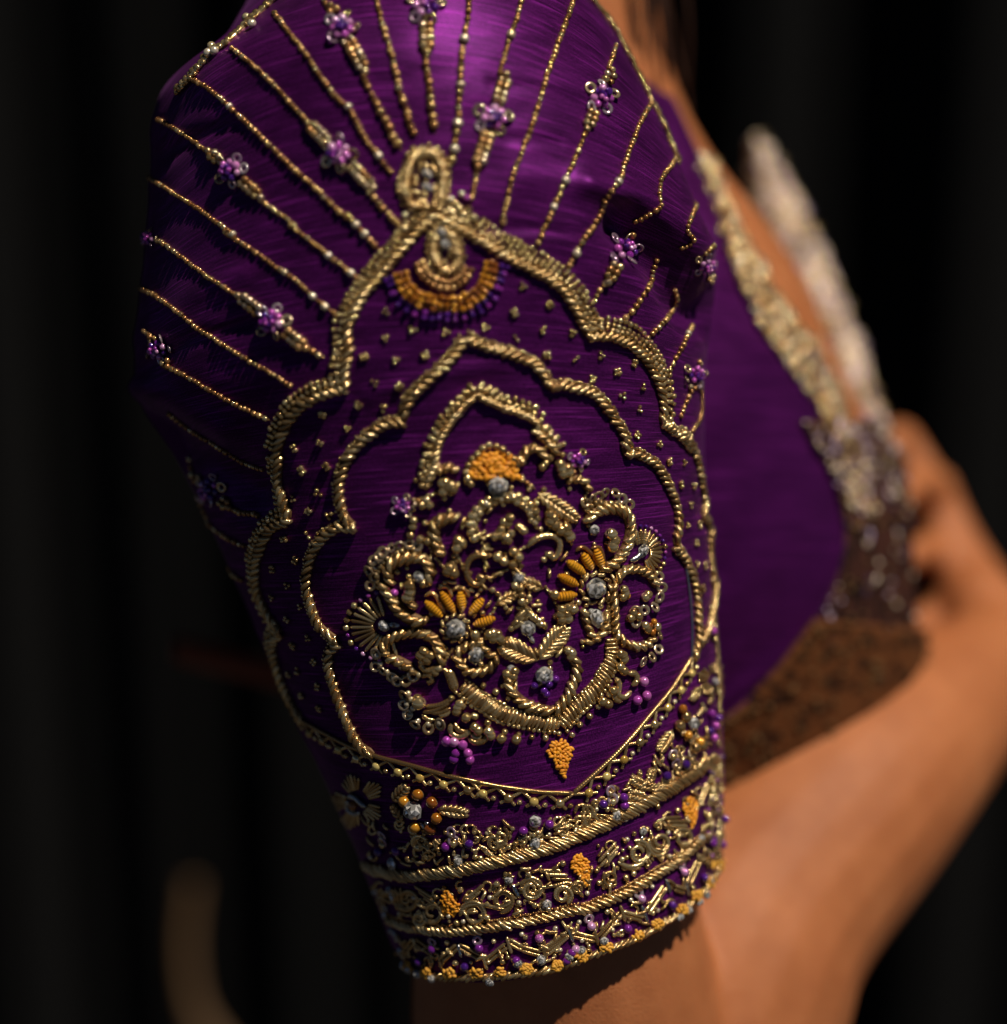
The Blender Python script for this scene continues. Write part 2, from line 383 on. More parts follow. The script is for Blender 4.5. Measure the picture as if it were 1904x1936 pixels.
SCM = 0.0
class Acc:
    def __init__(s): s.V, s.L, s.T, s.UV, s.n, s.mi, s.sm = [], [], [], [], 0, [], []
    def put(s, tpl, pos, X, N, sx, sy=None, sz=None, mi=0, smooth=True):
        """pos: base; X: long axis; N: normal"""
        v, lv, lt, uv = tpl; sy = sx if sy is None else sy; sz = sy if sz is None else sz
        X = np.array(X, float); N = np.array(N, float); X = X-N*X.dot(N); X /= (np.linalg.norm(X)+1e-12); Y = np.cross(N, X)
        s.V.append(np.array(pos)+v[:, 0:1]*sx*X+v[:, 1:2]*sy*Y+v[:, 2:3]*sz*N)
        s.L.append(lv+s.n); s.T.append(lt); s.UV.append(uv); s.n += len(v)
        s.mi.append(np.full(len(lt), mi)); s.sm.append(np.full(len(lt), smooth))
    def raw(s, V, quads, uv, mi=0):
        V = np.asarray(V); q = np.asarray(quads)
        s.V.append(V); s.L.append(q.ravel()+s.n); s.T.append(np.full(len(q), 4)); s.UV.append(np.asarray(uv)); s.n += len(V)
        s.mi.append(np.full(len(q), mi)); s.sm.append(np.full(len(q), True))
    def mesh(s, name, mats):
        me = mesh_np(name, np.concatenate(s.V), polys=(np.concatenate(s.L), np.concatenate(s.T)), uv=np.concatenate(s.UV), mats=mats)
        me.polygons.foreach_set("material_index", np.concatenate(s.mi).astype(np.int32)); me.polygons.foreach_set("use_smooth", np.concatenate(s.sm)); return me
    def obj(s, name, mats, parent=None, label=None, kind=None):
        if not s.V: return None
        if not isinstance(mats, (list, tuple)): mats = [mats]
        return add(name, s.mesh(name, mats), parent or blouse, label=label, kind=kind)
_tm = {}
def tmesh(key, tpl, mat, smooth=True):
    k = (key, mat.name)
    if k not in _tm:
        v, lv, lt, uv = tpl; _tm[k] = mesh_np(key, v, polys=(lv, lt), uv=uv, mats=[mat], smooth=smooth)
    return _tm[k]
def piece(name, tpl, mat, parent, pos, X, N, sx, sy=None, sz=None, smooth=True, label=None):
    sy = sx if sy is None else sy; sz = sy if sz is None else sz
    N = Vector(N).normalized(); X = Vector(X); X = (X-N*X.dot(N)).normalized(); Y = N.cross(X)
    M = Matrix(((X.x*sx, Y.x*sy, N.x*sz, pos[0]), (X.y*sx, Y.y*sy, N.y*sz, pos[1]), (X.z*sx, Y.z*sy, N.z*sz, pos[2]), (0, 0, 0, 1)))
    return add(name, tmesh(name, tpl, mat, smooth), parent, M, label=label)

# ------------------------------------------------------------------ lines on the cloth
class Line:
    """a drawn line laid on the cloth: pos(s), tangent, normal by length (in metres)"""
    def __init__(s, pts, straight=False, surf=None):
        sf = surf or SURF
        c = np.array(pts, float) if straight else cr(pts, step=4)
        if straight: c = np.vstack([np.linspace(a, b, max(2, int(np.hypot(*(b-a))/4)), endpoint=False) for a, b in zip(c[:-1], c[1:])]+[c[-1:]])
        pn = [sf.hit(x, y) for x, y in c]
        s.P = np.array([p for p, n in pn]); Nn = np.array([n for p, n in pn])
        # even out the face normals
        if len(Nn) > 4:
            k = np.ones(5)/5; Np = np.vstack([Nn[:1]]*2+[Nn]+[Nn[-1:]]*2)
            Nn = np.stack([np.convolve(Np[:, i], k, 'valid') for i in range(3)], 1)
        s.N = Nn/np.linalg.norm(Nn, axis=1)[:, None]
        s.l = np.concatenate([[0], np.cumsum(np.linalg.norm(np.diff(s.P, axis=0), axis=1))]); s.len = s.l[-1]
    def at(s, l):
        p = np.array([np.interp(l, s.l, s.P[:, i]) for i in range(3)]); n = np.array([np.interp(l, s.l, s.N[:, i]) for i in range(3)]); n /= np.linalg.norm(n)
        e = max(s.len*.004, .0004); a = np.array([np.interp(min(l+e, s.len), s.l, s.P[:, i]) for i in range(3)]); b = np.array([np.interp(max(l-e, 0), s.l, s.P[:, i]) for i in range(3)])
        t = a-b; t = t-n*t.dot(n); t /= (np.linalg.norm(t)+1e-12); return p, t, n
def tube(acc, line, r, mi=0, h=.6, n=8, flat=1.0, l0=0, l1=None, ridges=0, taper=True):
    """a coil / thread lying along a line; r in picture units"""
    r *= S; l1 = line.len if l1 is None else l1
    m = max(4, int((l1-l0)/(r*1.1))); V, uv = [], []
    for k in range(m+1):
        l = l0+(l1-l0)*k/m; p, t, nn = line.at(l); y = np.cross(nn, t)
        f = 1.0
        if taper and k in (0, m): f = .35
        for a in range(n):
            A = 2*math.pi*a/n; V.append(p+nn*(r*h*flat)+(y*math.cos(A)+nn*math.sin(A)*flat)*r*f); uv.append((l/(r*14), a/n))
    q = [(k*n+a, (k+1)*n+a, (k+1)*n+(a+1) % n, k*n+(a+1) % n) for k in range(m) for a in range(n)]
    acc.raw(V, q, uv, mi)
def jit(v): return 1+random.uniform(-v, v)
def beads(acc, line, r, sp, mi=0, off=0, jr=.12, jo=.5, l0=0, l1=None, tpl=None, mis=None):
    r *= S; sp *= S; l = l0; l1 = line.len if l1 is None else l1
    while l <= l1+1e-9:
        p, t, n = line.at(l); y = np.cross(n, t); rr = r*jit(jr)
        pos = p+y*(off*S+random.uniform(-jo, jo)*S*2)+n*rr*.75
        if abs(off) > 8: q, n2 = SURF.snap(pos); n = np.array(n2); pos = np.array(q)+n*rr*.75
        tt = t+y*random.uniform(-.25, .25)
        acc.put(tpl or BEAD, pos, tt, n, rr*jit(.08)*.95, rr, rr, mi if mis is None else random.choice(mis))
        l += sp*jit(.07)
def cord(name, pts_list, width, pitch, L, r, ang, mat=None, split=False, beadside=0, br=5, core=True, label=None, rows=1, straight=False, parent=None):
    """twisted cord: short wire coils laid aslant over a padded core"""
    mat = mat or GOLD; core_acc, ca = Acc(), Acc(); lines = [Line(p, straight) for p in pts_list]
    for ln in lines: tube(core_acc, ln, width*.46, 0, .25, 8, .6)
    o = core_acc.obj(name, CORE, parent or blouse, label=label)
    for ln in lines:
        l = pitch*S*.5
        while l < ln.len:
            p, t, n = ln.at(l); y = np.cross(n, t); a = math.radians(ang+random.uniform(-9, 9))
            X = t*math.cos(a)+y*math.sin(a); e = min(1, .55+l/(L*S), .55+(ln.len-l)/(L*S))
            rj = r*S*jit(.13); args = (COIL, p+n*((width*.10+random.uniform(-.6, .9))*S)+y*random.uniform(-.7, .7)*S, X, n, L*.5*S*jit(.10)*e, rj, rj*1.15)
            if split: piece("coil", args[0], mat, o, *args[1:])
            else: ca.put(*args)
            l += pitch*S*jit(.08)
        if beadside:
            for q in range(rows): beads(ca, ln, br*(1 if q == 0 else .92), br*2.05, 1, beadside*(width*.5+br*(.6+1.75*q)), jo=1.2)
    if ca.V: ca.obj("coil" if not beadside else "coils_and_beads", [mat, GOLDB], o, kind='stuff')
    return o
def basis(px, py, ang=0):
    """point on the cloth, picture-plane direction at angle (deg, 0 = right, 90 = up) laid into the cloth, normal"""
    p, n = SURF.hit(px, py); a = math.radians(ang); d = RGT*math.cos(a)+UP*math.sin(a); d = (d-n*d.dot(n)).normalized()
    return np.array(p), np.array(d), np.array(n)
def crystal(px, py, r, mat=None, setting=True, parent=None, sx=1.0, ang=0, lift=.35):
    p, d, n = basis(px, py, ang); a = Acc()
    o = piece("crystal", CRYSTAL, mat or CRYS, parent or blouse, p+n*r*S*lift, d, n, r*S*sx, r*S, r*S*1.0, smooth=False)
    return o
def sequin(px, py, r, mat=None, parent=None, tilt=.35, name="sequin"):
    p, d, n = basis(px, py, random.uniform(0, 360)); y = np.cross(n, d); n2 = n+d*random.uniform(-tilt, tilt)+y*random.uniform(-tilt, tilt); n2 /= np.linalg.norm(n2)
    return piece(name, SEQUIN, mat or SEQ, parent or blouse, p+n*r*S*.35, d, n2, r*S)
def glass(px, py, r, mat=None, parent=None, name="bead", lift=.8):
    if mat is GOLDB: r *= 1+.28*SCM
    p, d, n = basis(px, py, random.uniform(0, 360))
    return piece(name, BALL, mat or VIOLET, parent or blouse, p+n*r*S*lift, d, n, r*S, r*S*.97, r*S*.97)
def leaf(p0, p1, wd, n=7, mat=None, r=4.2, both=True, name="leaf", parent=None, split=True):
    """leaf of coils: from base p0 to tip p1"""
    p0, p1 = np.array(p0, float), np.array(p1, float); mid = (p0+p1)/2; ln = Line([p0, mid, p1])
    rib = Acc(); tube(rib, ln, r*.9, 0, .5); o = rib.obj(name, mat or GOLD, parent or blouse); ca = Acc()
    for k in range(n):
        f = (k+.6)/n; p, t, nn = ln.at(f*ln.len); y = np.cross(nn, t)
        L = wd*math.sin(math.pi*min(1, .18+.72*f)**.9)*.95+r
        for sgn in ((1, -1) if both else (1,)):
            a = math.radians(38); X = t*math.cos(a)+y*sgn*math.sin(a); pos = p+X*L*.5*S+nn*r*S*.35
            if split: piece("coil", COIL, mat or GOLD, o, pos, X, nn, L*.56*S, r*S, r*S)
            else: ca.put(COIL, pos, X, nn, L*.56*S, r*S, r*S)
    if ca.V: ca.obj("coil", mat or GOLD, o, kind='stuff')
    return o
def bars(segs, r, mat=None, name="coil_bar"):
    for a, b in segs:
        ac = Acc(); tube(ac, Line([a, ((a[0]+b[0])/2, (a[1]+b[1])/2), b]), r, 0, .85); ac.obj(name, mat or GOLD)
def scroll(pts, r, mat=None, name="scroll_coil"):
    ac = Acc(); tube(ac, Line(pts), r*(1+.22*SCM), 0, .85); return ac.obj(name, mat or GOLD)
def spiral(cx, cy, R, turns, a0, r, cw=1, tail=None, mat=None, double=False):
    n = int(turns*10); pts = []
    for k in range(n+1):
        f = k/n; rr = R*(1-.72*f); a = math.radians(a0)+cw*f*turns*2*math.pi; pts.append((cx+rr*math.cos(a), cy+rr*math.sin(a)))
    if tail: pts = list(tail)+pts
    o = scroll(pts, r, mat)
    if double:
        pts2 = [(cx+(x-cx)*.78+1, cy+(y-cy)*.78+1) for x, y in pts[len(tail) if tail else 0:int(len(pts)*.75)]]
        if len(pts2) > 3: ac = Acc(); tube(ac, Line(pts2), r*.9, 0, .8); ac.obj("coil", mat or GOLD, o)
    return o
def knots(cx, cy, rx, ry, ang, n, mat=None, shape="ellipse", r=5.0, name="knot_patch", lift=0):
    ac = Acc(); a = math.radians(ang); pts = []
    tries = 0
    while len(pts) < n and tries < 4000:
        tries += 1; u, v = random.uniform(-1, 1), random.uniform(-1, 1)
        if shape == "ellipse" and u*u+v*v > 1: continue
        if shape == "leaf" and abs(v) > (1-u)*.62*min(1, (u+1.08)*1.6)+.02: continue
        if shape == "dome" and (u*u+v*v > 1 or v > .25+.0*u): continue
        x, y = cx+u*rx*math.cos(a)-v*ry*math.sin(a), cy+u*rx*math.sin(a)+v*ry*math.cos(a)
        if any((x-q)**2+(y-w)**2 < (r*1.15)**2 for q, w, _ in pts): continue
        pts.append((x, y, 1-u*u*.6-v*v*.6))
    for x, y, h in pts:
        p, d, nn = basis(x, y, random.uniform(0, 360)); rr = r*S*jit(.15)
        ac.put(GRAIN, p+nn*(rr*(.5+h*.9)+lift*S), d, nn, rr*1.45, rr*.85, rr*.85)
    return ac.obj(name, mat or ORANGE)

# ================================================================== embroidery on the sleeve
def A5(*p): return Q(500, 900, p)
def A0(*p): return Q(500, 0, p)
def B0(*p): return Q(1400, 0, p)
def C0(*p): return Q(2000, 0, p)
def D7(*p): return Q(1300, 700, p)
def E8(*p): return Q(2100, 800, p)
def F18(*p): return Q(700, 1800, p)
def G16(*p): return Q(1300, 1600, p, 800)
def H17(*p): return Q(1900, 1700, p)
def I22(*p): return Q(1300, 2200, p, 800)
def J24(*p): return Q(1900, 2400, p)
def K27(*p): return Q(1000, 2700, p)
def M32(*p): return Q(1300, 3200, p)
def N29(*p): return Q(2100, 2900, p)

# ---- lines of beads that fan out from the arch
def bead_line(pts, r=4.3, bright=0.0, gaps=0.0):
    ln = Line(pts); ac = Acc(); l = 0
    tube(ac, ln, 1.6, 0, .4, 5)
    while l < ln.len:
        p, t, n = ln.at(l); f = l/ln.len
        big = random.random()
        rr = r*S*(1+.35*bright*f)*jit(.13)
        if big < .22*bright*f: rr *= 1.35; mi = 2
        elif big < .25: mi = 1
        else: mi = 0
        y = np.cross(n, t); pos = p+n*rr*.5+y*S*random.uniform(-1.1, 1.1); Lr = rr*random.uniform(.7, 1.15)
        ac.put(BEAD, pos, t+y*random.uniform(-.2, .2), n, Lr, rr, rr, mi)
        l += Lr*2.0+(S*random.uniform(1, 4) if random.random() < gaps else S*.3)
    return ac.obj("bead_line", [COPPER, GOLDB, PEARL])
RAYS = [
 (F18((390, 910), (455, 950), (530, 1000)), 5, 0, .6), (F18((90, 400), (160, 460), (250, 545), (360, 640), (440, 690), (560, 740)), 5, 0, .9),
 (F18((50, 80), (110, 150), (160, 200)), 5.5, 0, .6), (F18((390, 420), (460, 460), (530, 485), (590, 490), (650, 505)), 5.5, 0, .5),
 (A5((340, 1430), (480, 1540), (640, 1640), (800, 1740), (900, 1800), (1050, 1860)), 5, 0, .5),
 (A5((150, 810), (240, 865)), 4.5, 0, 0), (A5((310, 1070), (450, 1140), (620, 1240), (780, 1330), (940, 1410), (1110, 1490)), 4.8, 0, .1),
 (A5((130, 480), (300, 580), (430, 680), (560, 790), (700, 880), (830, 960), (960, 1040), (1100, 1120), (1280, 1230)), 4.6, 0, .1),
 (A5((270, 120), (430, 240), (600, 370), (740, 460), (860, 540)), 4.4, 0, .05), (A5((1390, 930), (1450, 970), (1520, 1010)), 5, .5, .2),
 (A0((180, 1350), (300, 1420), (420, 1500), (560, 1590), (700, 1690), (850, 1800)) + A5((760, 50), (1000, 210), (1150, 320), (1300, 420), (1450, 560), (1620, 690)), 4.5, .1, .1),
 (A0((260, 910), (380, 980), (480, 1040), (570, 1110), (660, 1170)), 4.5, 0, .05), (A0((1040, 1530), (1170, 1620), (1300, 1720)) + A5((1250, 0), (1400, 110), (1600, 270), (1820, 440)), 4.6, .2, .1),
 (A0((500, 600), (600, 650), (700, 720), (820, 830), (950, 950), (1080, 1080), (1200, 1200), (1320, 1320), (1450, 1430), (1600, 1580), (1700, 1670)) + D7((160, 290), (260, 400), (350, 500), (440, 600)), 4.6, .6, .1),
 (A0((820, 370), (960, 480), (1060, 570), (1150, 660), (1270, 790), (1400, 930)), 4.5, 0, 0), (B0((150, 1470), (240, 1570), (330, 1670), (400, 1760)), 5.5, .4, .3),
 (A0((1140, 100), (1200, 180), (1270, 270), (1370, 400), (1500, 590), (1600, 730)) + B0((0, 830), (50, 920), (110, 1040), (230, 1200), (320, 1320)), 4.7, .4, .1),
 (B0((110, 580), (150, 680), (200, 780), (250, 870), (300, 970), (350, 1080), (400, 1150)), 6, 1, .5), (A0((1520, 0), (1560, 80)), 5, 0, 0),
 (B0((190, -60), (230, 110), (260, 220), (300, 350), (340, 500), (370, 650), (420, 800), (460, 950), (500, 1040)), 5, .9, .1),
 (B0((570, 390), (590, 540), (610, 680), (630, 860), (640, 950), (650, 1020)), 6, 1, .4),
 (B0((915, -60), (895, 120), (880, 230), (850, 430), (840, 640), (830, 800), (820, 950), (800, 1100), (770, 1240)), 5.4, .5, .4),
 (B0((1320, -60), (1270, 130), (1220, 270), (1180, 400), (1140, 560)), 5, .2, .0), (B0((970, 1300), (950, 1400), (920, 1530)), 5, 0, .1),
 (B0((1710, -40), (1650, 140), (1600, 270), (1550, 420), (1500, 560), (1450, 740), (1400, 900), (1350, 1040), (1310, 1150), (1240, 1350), (1200, 1500), (1170, 1640), (1155, 1730)), 5, .2, .1),
 (C0((880, 350), (850, 440), (820, 530)), 4.6, 0, 0), (C0((650, 1000), (610, 1110), (560, 1230), (510, 1340), (470, 1430), (390, 1620), (340, 1720), (290, 1850)), 5, .3, .1),
 (C0((1190, 720), (1130, 820), (1070, 920), (1035, 1010), (1000, 1100), (965, 1190), (930, 1290), (910, 1370), (800, 1520), (750, 1640), (690, 1750)) + E8((500, 220), (440, 310), (380, 410), (330, 500)), 4.8, .4, .2),
 (C0((1370, 1140), (1300, 1260), (1230, 1350), (1215, 1430), (1210, 1500), (1225, 1560), (1190, 1600), (1120, 1640), (1020, 1690)), 4.6, 0, .15), (E8((630, 600), (570, 680), (540, 740), (520, 790)), 4.8, .2, .2),
 (E8((1320, 0), (1280, 90), (1240, 190), (1235, 240), (1280, 300), (1230, 350), (1170, 365)), 4.6, 0, .1), (E8((1000, 460), (975, 530), (950, 630), (890, 730), (830, 820), (760, 900)), 4.8, .4, .4),
 (E8((1430, 350), (1390, 390), (1350, 430)), 4.6, 0, 0), (E8((1140, 690), (1150, 770), (1100, 870), (1040, 940), (1000, 980), (950, 1040)), 4.6, .3, .5),
 (E8((1270, 960), (1230, 1040), (1190, 1120), (1150, 1190), (1110, 1270), (1075, 1330)), 4.6, .4, .5), (E8((1240, 1500), (1200, 1590), (1180, 1650)), 4.6, .2, .5),
 (E8((1330, 1400), (1340, 1500), (1340, 1600), (1320, 1680), (1270, 1760)), 4.2, 0, .1)]
for pts, r, b, g in RAYS: bead_line(pts, r*1.08, b, g)

# ---- little flowers of glass beads and sequins on the bead lines
def bead_flower(c, ang, size=1.0, stem=(3, 3), light=False, dens=1.0):
    cx, cy = c; p, d, n = basis(cx, cy)
    rr = 7.5*size*S; M = Matrix.Translation(Vector(p+n*rr*1.1)) @ Matrix.Scale(rr, 4)
    o = add("bead_flower", tmesh("flower_centre", BALL, VIOLET), blouse, M)
    a = math.radians(ang); ux, uy = math.cos(a), -math.sin(a)
    for k in range(7):
        q = 2*math.pi*k/7+.3; R = 12.5*size
        glass(cx+R*math.cos(q), cy+R*math.sin(q), 6.3*size*jit(.12), random.choice([VIOLET, LILAC, LILAC]) , o, lift=1.0)
    for k in range(5):
        q = 2*math.pi*k/5+random.uniform(-.2, .2); R = random.uniform(4, 8)*size; p2, d2, n2 = basis(cx+R*math.cos(q), cy+R*math.sin(q))
        piece("bead", BALL, random.choice([VIOLET, LILAC]), o, p2+n2*14*size*S, d2, n2, 4.2*size*S)
    for k in range(5):
        q = 2*math.pi*k/5+random.uniform(-.25, .25); R = 21*size
        sequin(cx+R*math.cos(q), cy+R*math.sin(q), random.uniform(8, 10.5)*size, random.choice([SEQ, SEQL]), o, .7)
    for sg, m in ((1, stem[0]), (-1, stem[1])):
        for k in range(m):
            R = (27+9.0*k)*size
            for off in ((-5.0, 5.0) if k < m-1 else (0,)):
                x, y = cx+sg*ux*R-uy*off*size, cy+sg*uy*R+ux*off*size
                p3, d3, n3 = basis(x, y, random.uniform(0, 360)); b = random.uniform(5.0, 6.4)*size*S
                piece("bead", BEAD, random.choice([COPPER, GOLDB, SEQ]), o, p3+n3*b*.8, d3, n3, b)
for c, a, s_, st in [(A0((815, 1300))[0], -42, 1.0, (5, 3)), (A0((1635, 1170))[0], -45, 1.05, (6, 5)), (A0((1660, 220))[0], -62, 1.05, (6, 2)), (B0((575, 50))[0], -88, 1.15, (5, 1)),
        (B0((1085, 900))[0], 73, 1.1, (5, 6)), (C0((755, 745))[0], 67, 1.0, (3, 4)), (A5((1130, 735))[0], -38, 1.05, (5, 5)), (A5((265, 950))[0], -60, .85, (2, 1)),
        (A5((185, 100))[0], -20, .6, (1, 0)), (F18((275, 300))[0], -42, .95, (3, 2)), (E8((750, 380))[0], 62, 1.05, (1, 4)), (E8((1375, 500))[0], -70, .75, (2, 0)), (E8((1290, 1330))[0], 75, .75, (1, 2)),
        (G16((745, 1010))[0], 20, .7, (2, 0)), (H17((780, 270))[0], 60, .7, (0, 2))]:
    bead_flower(c, a, s_*1.22, st)

# ---- the outer arch, the inner arch and the small ogee: twisted gold cords edged with beads
OUT_L = [[D7((840, 300), (700, 430), (560, 590), (430, 740), (300, 900), (180, 1140))+A5((1700, 980), (1672, 1120), (1690, 1240))],
         [A5((1690, 1250), (1560, 1270), (1400, 1340), (1280, 1450), (1200, 1600), (1160, 1750))+F18((797, 60), (795, 220), (830, 370), (880, 515))],
         [F18((880, 525), (780, 565), (700, 650), (640, 800), (620, 950), (640, 1080), (690, 1200), (740, 1290), (820, 1390))],
         [F18((815, 1395), (755, 1450), (765, 1560), (800, 1680), (850, 1820))+K27((300, 150), (350, 250), (415, 340))]]
OUT_R = [[D7((840, 300), (950, 370), (1100, 450), (1300, 570), (1500, 680))+E8((180, 600), (300, 700), (380, 830), (440, 950), (490, 1040))],
         [E8((490, 1050), (560, 1035), (650, 1040), (780, 1090), (900, 1200), (980, 1330), (1030, 1450), (1045, 1600), (1030, 1700))],
         [E8((1040, 1705), (1100, 1740), (1180, 1800), (1260, 1890))+H17((1560, 50), (1620, 120), (1680, 250), (1720, 450), (1740, 600), (1720, 690))],
         [H17((1725, 690), (1765, 740), (1790, 850), (1800, 1000), (1815, 1200), (1800, 1400), (1760, 1560), (1700, 1660))]]
IN_L = [[D7((1065, 1240), (960, 1400), (820, 1530), (680, 1660), (615, 1780), (612, 1870))],
        [[(767, 799)]+G16((620, 220), (480, 290), (350, 400), (250, 520), (170, 680), (140, 850), (160, 1000), (200, 1120), (290, 1215))],
        [F18((1370, 602), (1250, 590), (1130, 670), (1060, 780), (1020, 900), (1010, 1050), (1050, 1200), (1110, 1340), (1250, 1460))],
        [F18((1250, 1470), (1180, 1560), (1190, 1700))+K27((625, 0), (660, 130), (720, 290), (780, 430), (850, 540), (950, 600))]]
IN_R = [[D7((1070, 1240), (1200, 1300), (1400, 1360), (1600, 1440))+E8((90, 1275), (160, 1370), (185, 1440))],
        [E8((190, 1440), (270, 1408), (380, 1430), (520, 1480), (620, 1590), (710, 1720), (780, 1850))+H17((1130, 110), (1150, 235))],
        [H17((1155, 235), (1210, 220), (1350, 290), (1450, 430), (1520, 600), (1540, 750), (1515, 910))],
        [H17((1510, 930), (1580, 1010), (1650, 1150), (1680, 1300), (1690, 1500), (1690, 1650), (1650, 1790))]]
def flat(x): return [q[0] for q in x]
cord("arch_cord", flat(OUT_L), 21, 16, 34, 5.2, -37, beadside=-1, br=5.8, rows=2, label="left side of the outer scalloped arch of twisted gold cord")
cord("arch_cord", flat(OUT_R[:2]), 19, 15, 32, 5.0, 36, beadside=1, br=5.6, rows=3, label="right side of the outer scalloped arch, thickly beaded at its top")
SCM = 1.0
cord("arch_cord", flat(OUT_R[2:]), 16, 14, 28, 4.6, 36, beadside=1, br=4.6, rows=1, label="lower right side of the outer scalloped arch along the sleeve edge")
cord("arch_cord", flat(IN_L), 19, 16, 32, 5.0, -37, beadside=-1, br=3.4, rows=1, label="left side of the inner scalloped arch of twisted gold cord")
cord("arch_cord", flat(IN_R), 18, 15, 30, 5.0, 36, beadside=1, br=3.4, rows=1, label="right side of the inner scalloped arch of twisted gold cord")
OG_L = [(901, 744)]+D7((1080, 1735), (1000, 1825))+G16((1180, 235), (1100, 370), (1055, 500), (1045, 620), (1005, 720), (970, 840))
OG_R = [(901, 744)]+D7((1300, 1745), (1450, 1800), (1600, 1875))+H17((470, 45), (540, 115), (600, 190), (612, 240))
for pts, sd in ((OG_L, -1), (OG_R, 1)):
    cord("ogee_cord", [pts], 17, 12, 28, 5.2, 30*sd, beadside=sd, br=6.2, rows=1)
    ac = Acc(); ln = Line(pts); beads(ac, ln, 5.6, 14, 0, sd*21, jo=1.5); ac.obj("bead_fringe", GOLDB)
# thin bright edging wire beside the inner arch on the right
scroll(H17((1600, 1080), (1630, 1300), (1645, 1500), (1645, 1700), (1640, 1830)), 2.4, SILV, "edging_wire")

# ---- three-bead dots sprinkled between the arches
DOTS = (D7((465, 1040), (670, 1180), (465, 1240), (300, 1385), (540, 1410), (765, 1370), (380, 1580), (565, 1610), (260, 1750), (450, 1775), (1500, 850), (1440, 1050), (1705, 990), (1665, 1180), (1880, 1205), (1455, 1240), (1685, 1370), (1220, 1160), (920, 1200))
 + E8((185, 800), (140, 990), (355, 1015), (165, 1185), (380, 1210), (575, 1185), (830, 1245), (700, 1310), (510, 1360), (900, 1425), (740, 1490), (870, 1595), (850, 1790), (1020, 1860))
 + A5((1825, 1000), (1780, 1370), (1505, 1445), (1700, 1550), (1490, 1660), (1295, 1700), (1540, 1840), (1350, 1870))
 + F18((965, 155), (1155, 130), (1095, 330), (900, 370), (1020, 465), (1185, 500), (1015, 650), (835, 675), (920, 840), (745, 905), (860, 1030), (740, 1120), (955, 1195), (860, 1290), (1020, 1430), (900, 1490), (1060, 1610), (940, 1680), (870, 1710), (1085, 1795), (965, 1870))
 + K27((520, 85), (400, 160), (530, 255))
 + H17((1230, 80), (1400, 150), (1475, 280), (1590, 290), (1565, 455), (1660, 460), (1640, 610), (1615, 765), (1700, 760), (1680, 900), (1685, 1060), (1745, 1075), (1725, 1245)))
_dots = []
for v in range(9):
    ac = Acc(); m_ = (3, 3, 4, 3, 4, 3, 5, 2, 3)[v]
    for k in range(m_):
        a = 2*math.pi*k/m_+v+random.uniform(-.4, .4); q = random.uniform(.62, .85); zz = random.uniform(.3, .6); ac.put(BEAD, (math.cos(a)*q, math.sin(a)*q, zz), (math.cos(a+1.3), math.sin(a+1.3), random.uniform(-.5, .5)), (random.uniform(-.4, .4), random.uniform(-.4, .4), 1), .46*jit(.15), .52*jit(.15))
    _dots.append(ac.mesh("bead_cluster", [GOLDB]))
for (x, y) in DOTS:
    p, d, n = basis(x, y, random.uniform(0, 360)); d, n = Vector(d), Vector(n); yv = n.cross(d); r = random.uniform(6.3, 7.8)*S
    add("bead_cluster", random.choice(_dots), blouse, Matrix(((d.x*r, yv.x*r, n.x*r, p[0]), (d.y*r, yv.y*r, n.y*r, p[1]), (d.z*r, yv.z*r, n.z*r, p[2]), (0, 0, 0, 1))))

# ---- the jewel at the top of the arch
cord("crest_loop", [B0((560, 1590), (470, 1560), (430, 1480), (425, 1390), (450, 1290), (490, 1200), (560, 1165), (640, 1180), (700, 1270), (712, 1400), (690, 1500), (620, 1590))], 19, 10, 25, 5.6, 55, beadside=1, br=5, rows=1, label="horseshoe of gold coils crowning the arch")
for x, y in B0((585, 1330), (585, 1430)): crystal(x, y, 8, CRYS, sx=1.3, ang=-30, lift=.9)
bars([B0((560, 1240), (600, 1290)), B0((550, 1370), (610, 1390)), B0((540, 1470), (600, 1500)), B0((540, 1230), (530, 1330)), B0((640, 1260), (660, 1360)), B0((650, 1400), (640, 1490)), B0((500, 1330), (510, 1400)), B0((500, 1520), (590, 1540)), B0((470, 1390), (530, 1420)), B0((460, 1450), (540, 1480)), B0((520, 1580), (620, 1570)), B0((620, 1240), (640, 1330))], 4.5)
for x, y in B0((420, 1640), (470, 1600), (770, 1520), (800, 1560), (850, 1480), (890, 1510), (760, 1600)): glass(x, y, 6.5, random.choice([LILAC, SEQ, PEARL]))
for x, y in B0((780, 1620), (830, 1590), (860, 1640), (900, 1600), (840, 1690), (420, 1740), (500, 1690), (940, 1660), (800, 1560)): glass(x, y, 6, GOLDB)
cord("jewel_loop", [D7((890, 400), (845, 470), (825, 560), (850, 660), (890, 720), (940, 735), (990, 700), (1010, 620), (990, 520), (950, 440), (895, 400))], 18, 8.5, 22, 4.8, 62, beadside=-1, br=4.6, rows=1, label="drop shaped loop of gold coils hanging under the arch point")
for x, y in D7((890, 440), (912, 530)): crystal(x, y, 10, lift=.9)
bars([D7((865, 540), (880, 640)), D7((955, 540), (945, 640)), D7((900, 640), (930, 690))], 4.5)
ac = Acc(); ln = Line(D7((700, 690), (760, 790), (880, 860), (980, 860), (1080, 790), (1130, 680))); beads(ac, ln, 6.5, 12, 0, 0); beads(ac, ln, 6.5, 12, 0, 12); ac.obj("bronze_bead_crescent", COPPER)
ac, av = Acc(), Acc(); ln = Line(D7((580, 760), (630, 880), (730, 950), (840, 975), (930, 985), (1030, 975), (1130, 930), (1210, 850), (1250, 740), (1275, 630)))
l = 0
